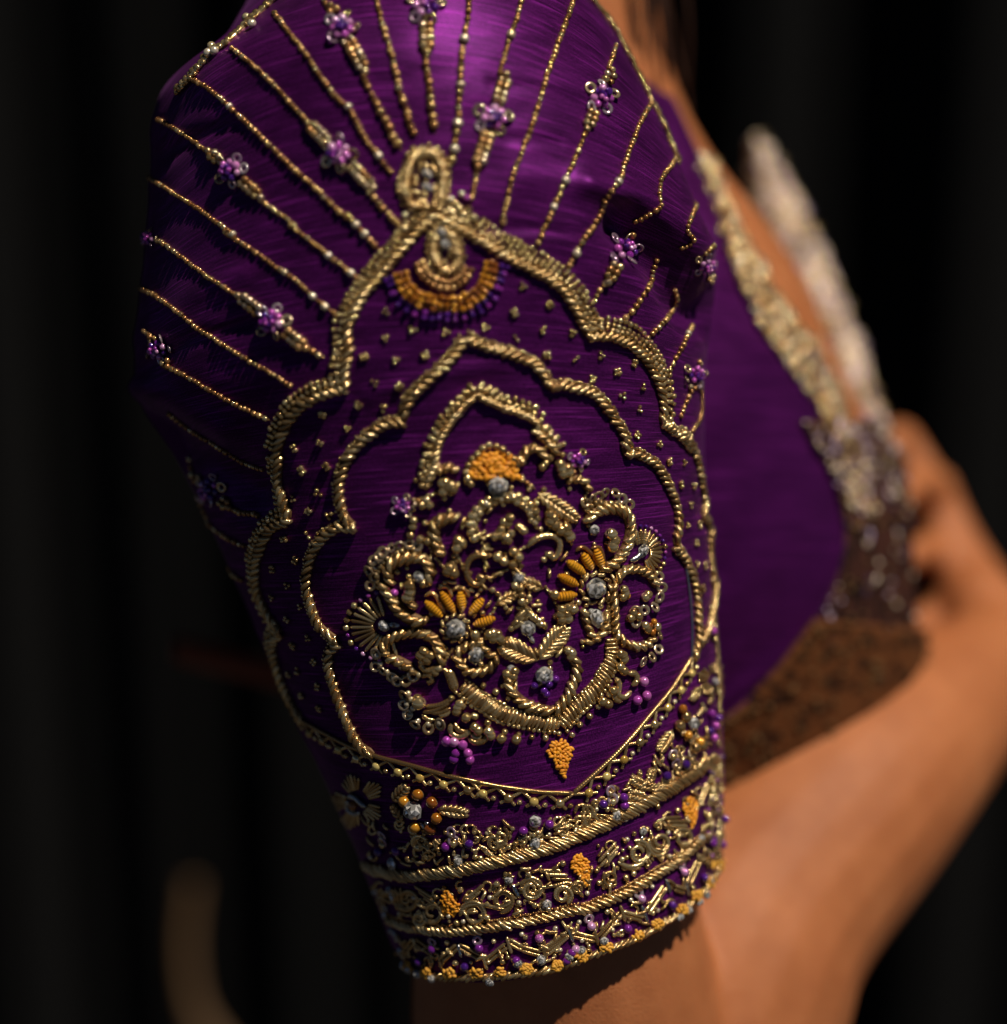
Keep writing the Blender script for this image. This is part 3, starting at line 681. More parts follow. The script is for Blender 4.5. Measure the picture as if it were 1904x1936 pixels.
while l <= ln.len:
    p, t, n = ln.at(l); y = np.cross(n, t)
    for k, o_ in enumerate((11, 0, -10)):
        rr = random.uniform(5.6, 7.4)*S; ac.put(random.choice([BEAD, BALL]), p+y*((o_+random.uniform(-2, 2))*S)+t*S*random.uniform(-1.8, 1.8)+n*rr*((.9 if k != 1 else 1.3)+random.uniform(-.2, .4)), y+t*random.uniform(-.6, .6), n, rr*.9, rr, rr, 0)
    for o_ in (-20, -28):
        rr = random.uniform(5, 6.5)*S; av.put(BALL, p+y*((o_+random.uniform(-3, 3))*S)+n*rr*.8, t, n, rr)
    l += 12.2*S
ac.obj("amber_bead_crescent", AMBER); av.obj("violet_bead_fringe", VIOLET)

# ---- the flower motif inside the inner arch
def twist(pts, wd=17, L=30, ang=26, mat=None, name="twisted_scroll", pitch=14.5, r=5.4): return cord(name, [pts], wd*1.3, pitch*1.08, min(L, 28)*1.16, 5.7, 37 if ang > 0 else -37, mat)
def seqrow(pts, r=9, parent=None, mat=None):
    for x, y in pts: sequin(x, y, r*1.14*jit(.1), mat, parent, .6)
# orange dome with gold bead rim and a grey crystal
knots(*G16((1610, 690))[0], 43, 36, 0, 46, ORANGE, "dome", 6.2)
bead = Acc(); beads(bead, Line(G16((1390, 800), (1345, 720), (1365, 620), (1420, 540), (1490, 470), (1560, 430), (1640, 445), (1730, 500), (1800, 560), (1850, 640))), 6.6, 13); bead.obj("bead_arc", GOLDB)
x, y = G16((1640, 820))[0]; crystal(x, y, 20)
# leaves, curls and bead groups around it
twist(H17((345, 300), (355, 240), (400, 190), (460, 175), (510, 210), (530, 270)), 15, 24)
for x, y in H17((505, 320), (525, 290), (560, 250)): glass(x, y, 6, GOLDB)
leaf(H17((480, 520))[0], H17((765, 715))[0], 22, 9, both=True)
bead_line(H17((330, 410), (400, 445), (460, 490)), 4.5, .3)
for x, y in H17((650, 330), (690, 330), (660, 370), (700, 360), (640, 300)): glass(x, y, 8, GOLDB)
twist(H17((690, 430), (750, 410), (810, 420), (850, 470), (865, 510)), 13, 20)
twist(G16((1060, 690), (1110, 660), (1180, 640), (1250, 660)), 16, 22)
for x, y in G16((1120, 790), (1160, 830), (1200, 810), (1150, 780), (1220, 850), (1130, 870)): glass(x, y, 7.5, GOLDB)
twist(G16((1120, 1480), (1060, 1380), (1040, 1260), (1070, 1160), (1160, 1130), (1280, 1105)), 20, 30)
for x, y in G16((930, 1000), (970, 950), (1000, 1000), (850, 1140), (840, 1200), (820, 1280), (910, 1320), (980, 1340)): glass(x, y, 6, GOLDB)
# pair of curls with the small gold heart
def beadcurl(pts, r=7): 
    r *= 1.22
    ac = Acc(); ln = Line(pts); beads(ac, ln, r, r*1.7, 0, 5); beads(ac, ln, r*.9, r*1.6, 0, -5); beads(ac, ln, r*.9, r*1.9, 1, 0, tpl=BALL); return ac.obj("beaded_curl", [GOLDB, PEARL])
beadcurl(G16((1440, 1300), (1400, 1200), (1440, 1070), (1530, 980), (1680, 930), (1800, 920))+H17((270, 540), (350, 580), (420, 640), (450, 740)), 6.5)
for c in G16((1640, 1260), (1730, 1150), (1840, 1220), (1740, 1310)):
    for k in range(5): glass(c[0]+random.uniform(-9, 9), c[1]+random.uniform(-9, 9), 6.2, GOLDB, lift=random.uniform(.7, 1.5))
scroll(G16((1440, 1720), (1490, 1660), (1500, 1720), (1440, 1760), (1370, 1700), (1345, 1600), (1390, 1500), (1480, 1470), (1570, 1490)), 5)
scroll(H17((530, 1000), (560, 960), (575, 1010), (610, 1000), (640, 930), (620, 860), (540, 840), (450, 870), (400, 920)), 5.2)
for c in G16((1640, 1490), (1700, 1530), (1780, 1560), (1840, 1490), (1790, 1440)): glass(c[0], c[1], 7, GOLDB)
for c in G16((1270, 1330), (1260, 1400), (1300, 1360), (1170, 1620), (1230, 1640), (1190, 1590)): glass(c[0], c[1], 8, GOLDB)
bars([G16((1190, 1530), (1250, 1580)), G16((1210, 1510), (1270, 1550))], 5)
for c in H17((560, 680), (590, 710), (560, 730), (640, 800), (690, 820), (710, 850), (680, 780), (600, 760)): glass(c[0], c[1], 8, GOLDB)
x, y = I22((1840, 260))[0]; crystal(x, y, 12)
for a, b in ((I22((1620, 520))[0], I22((1800, 420))[0]), (H17((520, 1250))[0], H17((380, 1190))[0])): leaf(a, b, 14, 4)
for c in H17((300, 1220), (340, 1240), (350, 1290), (350, 1340)): glass(c[0], c[1], 6, GOLDB)
# left flower
def petal(a, b, r=8.5):
    ac = Acc(); mid = ((a[0]+b[0])/2, (a[1]+b[1])/2); tube(ac, Line([a, mid, b]), r, 0, .9, 10); o = ac.obj("orange_petal", ORANGEC)
    return o
for a, b in zip(I22((960, 480), (1110, 390), (1290, 385), (1510, 455), (1620, 640)), I22((1120, 630), (1235, 590), (1310, 575), (1375, 610), (1415, 705))): petal(a, b)
def halo(pts, r=4):
    ac = Acc(); tube(ac, Line(pts), r, 0, .6); ac.obj("wire_loop", COPPER)
halo(I22((950, 440), (1010, 405), (1070, 450), (1110, 560), (1150, 600))); halo(I22((1080, 370), (1140, 340), (1190, 370), (1210, 450))); halo(I22((1260, 380), (1300, 360), (1350, 390), (1370, 450)))
for a in range(11):
    q = 2*math.pi*a/11; c = I22((1245, 735))[0]; p, d, n = basis(c[0]+25*math.cos(q), c[1]+25*math.sin(q)); p2, _, _ = basis(c[0]+31*math.cos(q+.25), c[1]+31*math.sin(q+.25))
    piece("coil", COIL, GOLD, blouse, p+n*3*S, p2-p, n, 8*S, 3.8*S)
crystal(*I22((1245, 740))[0], 20)
twist(I22((560, 300), (620, 430), (700, 560), (800, 640), (900, 680), (980, 650)), 24, 36, 24, r=5.2)
twist(I22((640, 320), (600, 220), (640, 130), (730, 90), (850, 70), (950, 90), (1000, 170), (1000, 250), (930, 310)), 20, 28, 30)
x, y = I22((905, 250))[0]; crystal(x, y, 13)
seqrow(I22((440, 330), (430, 190), (470, 100), (560, 20), (500, 140), (640, -20), (720, -50), (810, -60), (890, -40), (480, 250), (530, 60)), 10)
ac = Acc(); beads(ac, Line(I22((520, 350), (500, 260), (540, 150), (620, 60), (720, 10), (830, -10), (930, 20))), 5.5, 11); ac.obj("bead_arc", GOLDB)
for c in I22((815, 330), (815, 390), (800, 440)): glass(c[0], c[1], 9, GOLDB)
twist(I22((860, 560), (830, 500), (760, 460)), 12, 18)
glass(*I22((670, 400))[0], 8, LILAC)
# fan of coils with violet beads
c0 = I22((600, 720))[0]
fan = Acc()
for k, q in enumerate(np.linspace(105, 285, 15)):
    a = math.radians(q); R0, R1 = 26, 70-8*abs(math.cos(a*1.0))*0
    x0, y0, x1, y1 = c0[0]+R0*math.cos(a), c0[1]-R0*math.sin(a)*.75, c0[0]+R1*math.cos(a), c0[1]-R1*math.sin(a)*.85
    tube(fan, Line([(x0, y0), ((x0+x1)/2, (y0+y1)/2), (x1, y1)]), 4.2, 0, .8)
    glass(x1+6*math.cos(a), y1-6*math.sin(a), 5, random.choice([VIOLET, LILAC, GOLDB]))
fan.obj("coil_fan", GOLD)
crystal(*I22((570, 715))[0], 12, SILV if False else CRYS); crystal(*I22((660, 712))[0], 6, CRYS, sx=2)
twist(I22((560, 960), (590, 880), (680, 815), (790, 790), (900, 790), (1000, 820), (1070, 880), (1105, 980), (1090, 1090)), 17, 28, 24)
twist(I22((560, 950), (620, 1010), (700, 1060), (800, 1110), (860, 1170)), 20, 22, 70)
seqrow(I22((500, 980), (490, 1105), (560, 1140), (650, 1200), (700, 1240), (780, 1240), (850, 1190)), 10.5)
for c in I22((510, 1000), (540, 1075), (600, 1150), (665, 1200), (740, 1110), (830, 1130), (900, 1180)): glass(c[0], c[1], 6.5, PEARL)
spiral(*I22((985, 1060))[0], 20, .8, 20, 5.5)
for c in I22((920, 1000), (950, 960), (985, 1040), (1010, 1000)): glass(c[0], c[1], 7.5, GOLDB)
spiral(*I22((990, 1230))[0], 12, .9, 200, 5)
for c in I22((1090, 1120), (1060, 1160)): glass(c[0], c[1], 6, GOLDB)
# drop with crystal
twist(I22((1440, 870), (1340, 920), (1260, 990), (1290, 1080), (1370, 1150), (1490, 1160), (1580, 1110), (1640, 1030)), 15, 24, 24)
twist(I22((1440, 860), (1500, 900), (1540, 970), (1630, 1030)), 12, 18, 24)
crystal(*I22((1440, 1000))[0], 15, sx=1.2, ang=60); crystal(*I22((1410, 910))[0], 6, CRYS, sx=2.2, ang=90); crystal(*I22((1480, 960))[0], 7)
for c in I22((1560, 800), (1600, 840), (1650, 830), (1640, 800), (1600, 790), (1670, 850), (1430, 800)): glass(c[0], c[1], 7.5, GOLDB)
# central beaded diamond with crystal, leaves, and the wide U
dm = Acc()
for i_ in range(5):
    beads(dm, Line(J24((270+18*i_, 215-i_*10), (330+i_*12, 110-i_*12+20), (375+i_*20, 60+i_*20))), 6, 11.5)
    beads(dm, Line(J24((520-10*i_, 190-i_*4), (450-i_*10, 120-i_*4), (375, 50+i_*24))), 6, 11.5)
dm.obj("bead_diamond", GOLDB)
crystal(*H17((400, 1545))[0], 15); crystal(*H17((430, 1630))[0], 5, CRYS, sx=2, ang=-60)
leaf(J24((475, 460))[0], J24((215, 345))[0], 30, 8, r=4.6); leaf(J24((480, 455))[0], J24((680, 215))[0], 28, 8, r=4.6)
crystal(*J24((520, 570))[0], 18)
for c in J24((450, 650), (520, 690), (560, 640), (610, 600), (540, 715)): glass(c[0], c[1], 7.5, VIOLET)
crystal(*J24((275, 525))[0], 9); 
for c in J24((240, 560), (290, 580), (300, 540)): glass(c[0], c[1], 7, GOLDB)
cord("crescent_cord", [J24((250, 580), (270, 680), (340, 760), (450, 820), (600, 850)), J24((600, 850), (670, 780), (720, 700), (755, 600), (770, 500), (735, 420))], 22, 15, 32, 5.4, 36, split=True, label="crescent of twisted gold cord below the pair of leaves")
for c in J24((700, 380), (730, 400), (720, 430)): glass(c[0], c[1], 7, GOLDB)
cord("coil_band", [I22((1300, 1290), (1400, 1370), (1550, 1480), (1700, 1560))+J24((0, 740), (100, 800), (200, 865), (400, 915), (560, 940), (650, 950)),
     J24((650, 955), (720, 870), (800, 790), (900, 700), (970, 600), (1010, 510), (1040, 400), (1020, 290))], 28, 7.8, 29, 3.7, 80, split=True, label="wide V shaped band of crosswise gold coils below the flowers")
ac = Acc()
for pts, sd in ((I22((1300, 1290), (1400, 1370), (1550, 1480), (1700, 1560))+J24((0, 740), (100, 800), (200, 865), (400, 915), (560, 940), (650, 950)), -1), (J24((650, 955), (720, 870), (800, 790), (900, 700), (970, 600), (1010, 510)), -1)):
    ln = Line(pts); beads(ac, ln, 4.6, 9.5, 0, sd*16); beads(ac, ln, 3.6, 8, 0, -sd*15); beads(ac, ln, 6.0, 26, 0, sd*29, jo=1)
ac.obj("bead_fringe", GOLDB)
scroll(I22((1140, 1120), (1180, 1180), (1210, 1270), (1240, 1350)), 6); scroll(I22((1190, 1130), (1225, 1220), (1260, 1320)), 5)
knots(*J24((655, 1205))[0], 34, 25, 82, 80, ORANGE, "leaf", 4.3)
# lower left shell and its beads
c0 = I22((910, 1450))[0]; glass(c0[0], c0[1], 10, GOLDB); glass(c0[0]-4, c0[1]-8, 7, GOLDB)
seqrow(I22((770, 1380), (760, 1470), (800, 1560), (870, 1650), (990, 1690), (1110, 1650)), 11.5, None, SEQ)
for c in I22((800, 1360), (790, 1460), (820, 1560), (890, 1620), (990, 1650), (1100, 1640), (830, 1420), (850, 1500)): glass(c[0], c[1], 6.5, PEARL)
sh = Acc()
for a_, b_ in zip(I22((960, 1490), (940, 1540), (930, 1560), (1010, 1540), (1080, 1560)), I22((1240, 1400), (1200, 1440), (1050, 1610), (1200, 1500), (1200, 1530))): tube(sh, Line([a_, ((a_[0]+b_[0])/2, (a_[1]+b_[1])/2+5), b_]), 5, 0, .9)
sh.obj("coil_fan", GOLD)
for c in I22((1270, 1490), (1260, 1530), (1290, 1460)): glass(c[0], c[1], 7, GOLDB)
scroll(I22((1210, 1640), (1200, 1720), (1260, 1770), (1340, 1760), (1390, 1700)), 5); scroll(I22((1240, 1640), (1280, 1710), (1350, 1720)), 5); scroll(I22((1370, 1780), (1430, 1830), (1520, 1810), (1560, 1740)), 5); scroll(I22((1390, 1740), (1450, 1790), (1500, 1760)), 4.5)
for c in I22((1430, 1680), (1350, 1590), (1460, 1710), (1560, 1720), (1580, 1760), (1680, 1790), (1820, 1800)): glass(c[0], c[1], 7.5, GOLDB)
for c in I22((1170, 1810), (1240, 1820), (1320, 1850)): glass(c[0], c[1], 10, LILAC)
for c in K27((1500, 505), (1555, 510), (1575, 590), (1560, 635), (1680, 640), (1665, 590)): glass(c[0], c[1], 9.5, random.choice([LILAC, VIOLET]))
# right flower
for a, b in zip(H17((600, 1310), (625, 1140), (690, 1030), (805, 970), (905, 935)), H17((765, 1290), (775, 1220), (825, 1130), (880, 1100), (955, 1090))): petal(a, b, 8.8)
halo(H17((765, 960), (800, 930), (840, 940), (905, 1010), (900, 1090))); halo(H17((880, 940), (940, 930), (970, 990), (975, 1070)))
for a in range(11):
    q = 2*math.pi*a/11; c = H17((910, 1240))[0]; p, d, n = basis(c[0]+27*math.cos(q), c[1]+27*math.sin(q)); p2, _, _ = basis(c[0]+32*math.cos(q+.25), c[1]+32*math.sin(q+.25))
    piece("coil", COIL, GOLD, blouse, p+n*3*S, p2-p, n, 9*S, 4*S)
crystal(*H17((910, 1240))[0], 21)
twist(H17((960, 1110), (1060, 1050), (1130, 960), (1170, 860), (1180, 760), (1150, 680), (1080, 640), (980, 640), (880, 690), (850, 760)), 20, 28, -28, r=4.8)
seqrow(H17((830, 590), (880, 550), (975, 510), (1060, 520), (1110, 560), (1165, 605), (930, 540)), 10)
ac = Acc(); beads(ac, Line(H17((840, 640), (900, 600), (1000, 590), (1090, 610), (1160, 650))), 6, 11.5); ac.obj("bead_arc", GOLDB)
crystal(*H17((900, 800))[0], 11)
for c in H17((1020, 830), (1040, 880), (1030, 920)): glass(c[0], c[1], 9, GOLDB)
sequin(*H17((1035, 895))[0], 12)
c0 = H17((1260, 970))[0]; fan = Acc()
for q in np.linspace(-65, 118, 15):
    a = math.radians(q); R0, R1 = 16, 40
    x0, y0, x1, y1 = c0[0]+R0*math.cos(a), c0[1]-R0*math.sin(a), c0[0]+R1*math.cos(a), c0[1]-R1*math.sin(a)*1.12
    tube(fan, Line([(x0, y0), ((x0+x1)/2, (y0+y1)/2), (x1, y1)]), 3.8, 0, .8); glass(x1+5*math.cos(a), y1-5*math.sin(a), 4, random.choice([VIOLET, GOLDB, LILAC]))
fan.obj("coil_fan", GOLD); crystal(*H17((1270, 955))[0], 12, sx=1.3, ang=40); scroll(H17((1170, 1030), (1220, 1010), (1260, 960)), 5, SILV, "silver_coil")
twist(H17((1060, 1190), (1110, 1120), (1200, 1095), (1290, 1120), (1350, 1180), (1370, 1240)), 15, 24, 26)
twist(H17((1050, 1200), (1040, 1290), (1055, 1400), (1060, 1500), (1070, 1590), (1120, 1650), (1220, 1690), (1310, 1670), (1370, 1600)), 14, 22, -26)
seqrow(H17((1390, 1155), (1410, 1235), (1390, 1310), (1355, 1390), (1280, 1410), (1390, 1600), (1385, 1710), (1335, 1770), (1265, 1800), (1210, 1500), (1215, 1420)), 10.5)
for c in H17((1300, 1290), (1280, 1310), (1130, 1280), (1110, 1310), (1150, 1300), (1320, 1530), (1350, 1500), (1370, 1540), (1300, 1560), (1340, 1580), (1280, 1530), (1120, 1250), (1190, 1430), (1170, 1470), (1230, 1460)): glass(c[0], c[1], 6.8, random.choice([GOLDB, AMBER, GOLDB]))
crystal(*H17((920, 1470))[0], 15, sx=1.3, ang=-60); crystal(*H17((880, 1420))[0], 7)
twist(H17((820, 1400), (840, 1500), (880, 1590), (900, 1640)), 13, 20, 24); twist(H17((830, 1660), (900, 1640), (960, 1590), (985, 1500), (975, 1420)), 13, 20, -24)
for c in H17((650, 1400), (700, 1390), (640, 1440), (690, 1440), (650, 1480), (700, 1470), (740, 1400), (600, 1290)): glass(c[0], c[1], 7.5, GOLDB)
scroll(J24((1060, 590), (1090, 640), (1080, 720), (1130, 740), (1180, 690)), 5); scroll(J24((1150, 560), (1210, 560), (1220, 620), (1180, 650)), 5.5); scroll(J24((1040, 700), (1060, 760), (1110, 770)), 5)
for c in J24((1090, 410), (1120, 450), (1090, 510), (1120, 540), (1040, 690), (960, 770), (1000, 790), (1110, 420)): glass(c[0], c[1], 7.5, GOLDB)
for c in J24((1270, 620), (1290, 725), (1220, 760)): glass(c[0], c[1], 10, LILAC)

# fine stems and scattered beads that tie the motif together
for pts in (G16((1240, 1440), (1300, 1560), (1420, 1830)), G16((1500, 1360), (1560, 1460), (1640, 1500)), H17((400, 920), (330, 960), (300, 1010), (310, 1110)), H17((600, 740), (560, 800), (470, 850)), H17((500, 540), (440, 590), (420, 640)),
            I22((1620, 560), (1560, 640), (1500, 760), (1440, 840)), H17((540, 1230), (600, 1330), (640, 1420)), H17((300, 1260), (330, 1330), (370, 1400)), G16((1060, 1500), (1110, 1560), (1150, 1640)), G16((900, 960), (1000, 900), (1100, 870)),
            G16((970, 1340), (1010, 1420), (1000, 1520)), H17((850, 510), (820, 580), (830, 640)), I22((1120, 1110), (1180, 1010), (1220, 930)), H17((1000, 1330), (1020, 1450), (1010, 1600))):
    ac = Acc(); ln = Line(pts); beads(ac, ln, 3.6, 7.0, 0, 0, jo=1.0); ac.obj("bead_stem", GOLDB)
ac = Acc(); ac2_ = Acc()
for k in range(190):
    q = random.uniform(0, 6.283); R_ = random.random()**.6; x, y = 955+205*R_*math.cos(q), 1090+215*R_*math.sin(q); p, d, n = basis(x, y, random.uniform(0, 360))
    if k % 3: rr = random.uniform(3.4, 5.6)*S; ac.put(BEAD, p+n*rr*.7, d, n, rr)
    else: ac2_.put(COIL, p+n*2.5*S, d, n, random.uniform(7, 12)*S, 3.4*S)
ac.obj("filling_work", GOLDB, kind='stuff'); ac2_.obj("filling_work", GOLD, kind='stuff')
SCM = 0.45
# ---- band of crossed wires with beads that closes the arches below
BOT = [K27((405, 345), (560, 430), (750, 530), (900, 590), (1000, 625), (1250, 690), (1500, 760), (1750, 815))+J24((0, 1380), (200, 1420), (500, 1460), (740, 1470)),
       J24((745, 1470), (900, 1330), (1060, 1180), (1200, 1030), (1340, 860), (1480, 690), (1560, 570), (1640, 440))]
for pts, n_ in ((BOT[0], 13), (BOT[1], 8)):
    ac = Acc(); ln = Line(pts); tube(ac, ln, 4.6, 0, .8); o = ac.obj("edging_cord", GOLD); beads(ac2 := Acc(), ln, 2.6, 5, 0, 0); 
    ac2.obj("bead", GOLDB, o, kind='stuff')
    for k in range(n_):
        p, t, n = ln.at((k+.5)*ln.len/n_); y = -np.cross(n, t); h = ln.len/n_*.5
        def off(a, b): q, n2 = SURF.snap(p+t*a+y*b); return np.array(q), np.array(n2)
        for sg in (1, -1):
            a1, n1 = off(sg*h*1.05, 2*S); a2, _ = off(-sg*h*.62, 32*S)
            piece("coil_bar", BAR, GOLD, o, (a1+a2)/2+n*3*S, a2-a1, n, np.linalg.norm(a2-a1)/2, 3.5*S)
        q, n2 = off(0, 20*S); rr = 9*S
        piece("bead", BALL, YELLOWG if random.random() < .7 else GOLDB, o, q+n2*rr*.6, t, n2, rr, rr, rr*.8)
        q, n2 = off(h*.9, 24*S); piece("bead", BEAD, PEARL if random.random() < .3 else GOLDB, o, q+n2*5*S, t, n2, 5*S)

# ---- cuff: thick cords
CUF1 = K27((880, 1455), (1000, 1490), (1150, 1525), (1300, 1525), (1500, 1500), (1800, 1440))+J24((550, 1890), (800, 1790), (1000, 1700), (1200, 1600), (1400, 1490), (1600, 1370), (1780, 1240), (1830, 1190))
CUF2 = M32((490, 910), (620, 960), (760, 985), (900, 1000), (1050, 995), (1250, 970), (1500, 930), (1700, 890), (1900, 840))+N29((450, 1410), (600, 1350), (800, 1260), (1000, 1140), (1150, 1050), (1270, 940), (1380, 840))
cord("cuff_cord", [CUF1], 27, 8.4, 38, 3.7, -42, split=True, label="thick upper cord of slanting gold coils round the cuff")
cord("cuff_cord", [CUF2], 19, 12, 32, 4.3, -36, split=True, label="thinner lower cord of slanting gold coils round the cuff")
ac = Acc(); beads(ac, Line(CUF2), 2.6, 5.2, 0, 13); ac.obj("bead_row", COPPER)

# ---- cuff: flowers between the lattice band and the thick cord
def coil_flower(cx, cy, R, npet, a0, per=6, r=3.4, ry=1.0, skip=()):
    first = None
    for k in range(npet):
        if k in skip: continue
        a = math.radians(a0+360*k/npet); ac = Acc(); ux, uy = math.cos(a), math.sin(a)*ry
        for j in range(per):
            o_ = (j-(per-1)/2)*r*1.75; L0 = R*.36; L1 = R*(1-.10*abs(j-(per-1)/2))
            q0 = (cx+ux*L0-uy*o_*.55, cy+uy*L0+ux*o_*.55); q1 = (cx+ux*L1-uy*o_*1.15, cy+uy*L1+ux*o_*1.15)
            tube(ac, Line([q0, ((q0[0]+q1[0])/2, (q0[1]+q1[1])/2), q1]), r, 0, .9+.3*math.cos(o_))
        ac.obj("coil_petal", GOLD)
cx, cy = K27((825, 960))[0]; coil_flower(cx, cy, 56, 5, -108, 6, 3.3)
scroll(K27((760, 915), (800, 920), (830, 940), (870, 980), (900, 1000)), 5.5, SILV, "silver_coil"); scroll(K27((760, 960), (745, 1000), (770, 1040), (820, 1060), (850, 1040)), 4, SILV, "silver_coil"); glass(cx-4, cy+6, 10, AMBER)
crystal(*K27((1255, 1025))[0], 21)
for c in K27((1290, 905), (1395, 965), (1430, 1085), (1385, 1165), (1270, 1150), (1190, 960)): glass(c[0], c[1], 12, AMBER, lift=.6); sequin(c[0], c[1], 12)
leaf(K27((1090, 960))[0], K27((1200, 850))[0], 17, 5); leaf(K27((1430, 1020))[0], K27((1650, 1050))[0], 15, 6); leaf(K27((1180, 1130))[0], K27((1100, 1000))[0], 12, 4); 
bars([K27((1310, 1120), (1340, 1170)), K27((1340, 1110), (1380, 1150))], 4.5, SILV, "silver_coil")
def nest(cx, cy, R):
    for k in range(4):
        a = random.uniform(0, 360); spiral(cx+random.uniform(-.55, .55)*R, cy+random.uniform(-.4, .5)*R, R*.55*jit(.2), random.uniform(.6, 1.0), a, 3.6, random.choice((1, -1)))
    bars([((cx+R*.25, cy-R*.1), (cx+R*.8, cy-R*.45)), ((cx-R*.2, cy+R*.3), (cx+R*.4, cy+R*.75)), ((cx-.1*R, cy+.1*R), (cx+.3*R, cy+.6*R)), ((cx+.2*R, cy+.75*R), (cx+.75*R, cy+.3*R))], 3.6)
    for k in range(6): glass(cx+random.uniform(-1, 1)*R, cy+random.uniform(-.7, .9)*R, 3.6, GOLDB)
for c, R in [(M32((760, 370))[0], 30), (M32((1330, 290))[0], 32), (N29((280, 790))[0], 24), (N29((460, 690))[0], 30)]: nest(c[0], c[1], R)
def trefoil(cx, cy, a0, R=30, n=3, sp=75):
    for k in range(n):
        a = math.radians(a0+(k-(n-1)/2)*sp); leaf((cx, cy), (cx+R*math.cos(a), cy-R*math.sin(a)), R*.42, 5, r=3.5, split=False)
trefoil(*N29((930, 480))[0], 75, 34); trefoil(*N29((930, 560))[0], 190, 34, 2, 50); trefoil(*N29((960, 520))[0], 20, 24, 1)
GB = M32((430, 385), (560, 380), (930, 350), (1105, 330), (1510, 230), (1705, 180))+N29((585, 600), (740, 550), (1062, 388), (1205, 300), (745, 610))
for x, y in GB: glass(x, y, 9.5, VIOLET)
for x, y in M32((455, 310), (985, 305), (1600, 160), (450, 260), (970, 240))+N29((660, 560), (640, 500), (1130, 290), (1110, 220)): sequin(x, y, 12, SEQL); glass(x, y+6, 6.5, random.choice([GOLDB, SEQ]))
for x, y in M32((520, 480), (1020, 460), (1600, 330))+N29((690, 690), (80, 905)): crystal(x, y, 11, sx=1.25, ang=80)
crystal(*N29((75, 725))[0], 12)
for x, y in M32((360, 430), (640, 440), (880, 400), (1150, 430), (1190, 440), (1080, 420), (620, 360), (1450, 330), (1240, 250))+N29((180, 830), (380, 810), (520, 790), (540, 640), (620, 640), (830, 640), (760, 720), (1000, 620), (1160, 480), (1240, 400), (1280, 330)): glass(x, y, 5, random.choice([GOLDB, GOLDB, PEARL]))
bead_line(N29((1100, 440), (1150, 410), (1190, 360), (1230, 350)), 3.5); bead_line(M32((1180, 350), (1240, 390), (1310, 400)), 3.5)
for k in range(5):
    a = M32((1170+12*k, 345+14*k))[0]; b = M32((1240+14*k, 370+14*k))[0]; bars([(a, b)], 3.2)
# right end of that band
crystal(*J24((1645, 945))[0], 15)
for c in J24((1560, 830), (1535, 960), (1600, 1030), (1580, 890), (1690, 1080), (1650, 1120), (1700, 1100)): glass(c[0], c[1], 10, random.choice([AMBER, GOLDB])); 
for c in J24((1640, 1060), (1560, 1000), (1650, 1170), (1680, 1110), (1620, 1170)): sequin(c[0], c[1], 10)
leaf(J24((1500, 990))[0], J24((1400, 1140))[0], 18, 6); leaf(J24((1620, 760))[0], J24((1690, 700))[0], 14, 4); scroll(J24((1680, 880), (1720, 830), (1710, 780)), 5); scroll(J24((1740, 1160), (1730, 1210), (1700, 1260)), 4.5)
cx, cy = J24((1800, 610))[0]; coil_flower(cx+4, cy, 34, 5, 130, 5, 3.0); crystal(cx+4, cy+4, 10); scroll(J24((1770, 700), (1790, 740), (1760, 790)), 5)
for c in J24((1790, 240), (1800, 1050), (1770, 1000), (1780, 870), (1830, 900), (1810, 960)): glass(c[0], c[1], 9, random.choice([LILAC, VIOLET, GOLDB]))
ac = Acc(); beads(ac, Line(J24((1800, 60), (1815, 200), (1830, 400), (1845, 600), (1850, 800), (1840, 1000), (1845, 1150))), 5, 9, 0, 0, jo=3); beads(ac, Line(J24((1780, 60), (1795, 200), (1800, 330))), 5, 10, 0, 0, jo=3); ac.obj("bead_row", [GOLDB])

# ---- cuff: scroll band between the two cords
knots(*M32((945, 770))[0], 29, 19, 75-180, 60, ORANGE, "leaf", 3.9); knots(*N29((435, 1110))[0], 32, 18, 72, 62, ORANGE, "leaf", 3.9); knots(*N29((1255, 670))[0], 28, 16, 85, 50, ORANGE, "leaf", 3.9)
for segs in ([((1050, 770), (1170, 680)), ((1070, 785), (1190, 690)), ((1090, 760), (1210, 640))], [((690, 650), (830, 740)), ((720, 690), (850, 780)), ((760, 735), (870, 815))], [((1640, 535), (1800, 535)), ((1680, 565), (1850, 570)), ((1725, 598), (1880, 605))]):
    bars([M32(a, b) for a, b in segs], 4)
for segs in ([((555, 1040), (690, 890)), ((565, 1080), (710, 920)), ((600, 1080), (700, 950))], [((1050, 710), (1180, 700)), ((1080, 735), (1220, 735)), ((1100, 765), (1230, 770))], [((1310, 600), (1370, 440)), ((1330, 610), (1385, 470)), ((1290, 650), (1340, 560))]):
    bars([N29(a, b) for a, b in segs], 3.8)
for fn, c, R, a0, cw in [(M32, (640, 750), 26, 200, -1), (M32, (830, 850), 24, 190, -1), (M32, (1140, 865), 27, 180, 1), (M32, (1350, 760), 24, 100, -1), (M32, (1570, 680), 24, 240, 1), (M32, (1805, 720), 20, 60, -1), (M32, (730, 900), 14, 0, 1), (M32, (520, 720), 16, 200, -1),
        (N29, (60, 1240), 22, 180, 1), (N29, (290, 1300), 18, 60, -1), (N29, (645, 1165), 16, 60, 1), (N29, (860, 970), 24, 250, 1), (N29, (1020, 890), 22, 200, -1), (N29, (1195, 865), 20, 200, 1), (N29, (400, 1240), 14, 0, -1)]:
    q = fn(c)[0]; spiral(q[0], q[1], R, 1.35, a0, 3.8, cw, double=R > 19)
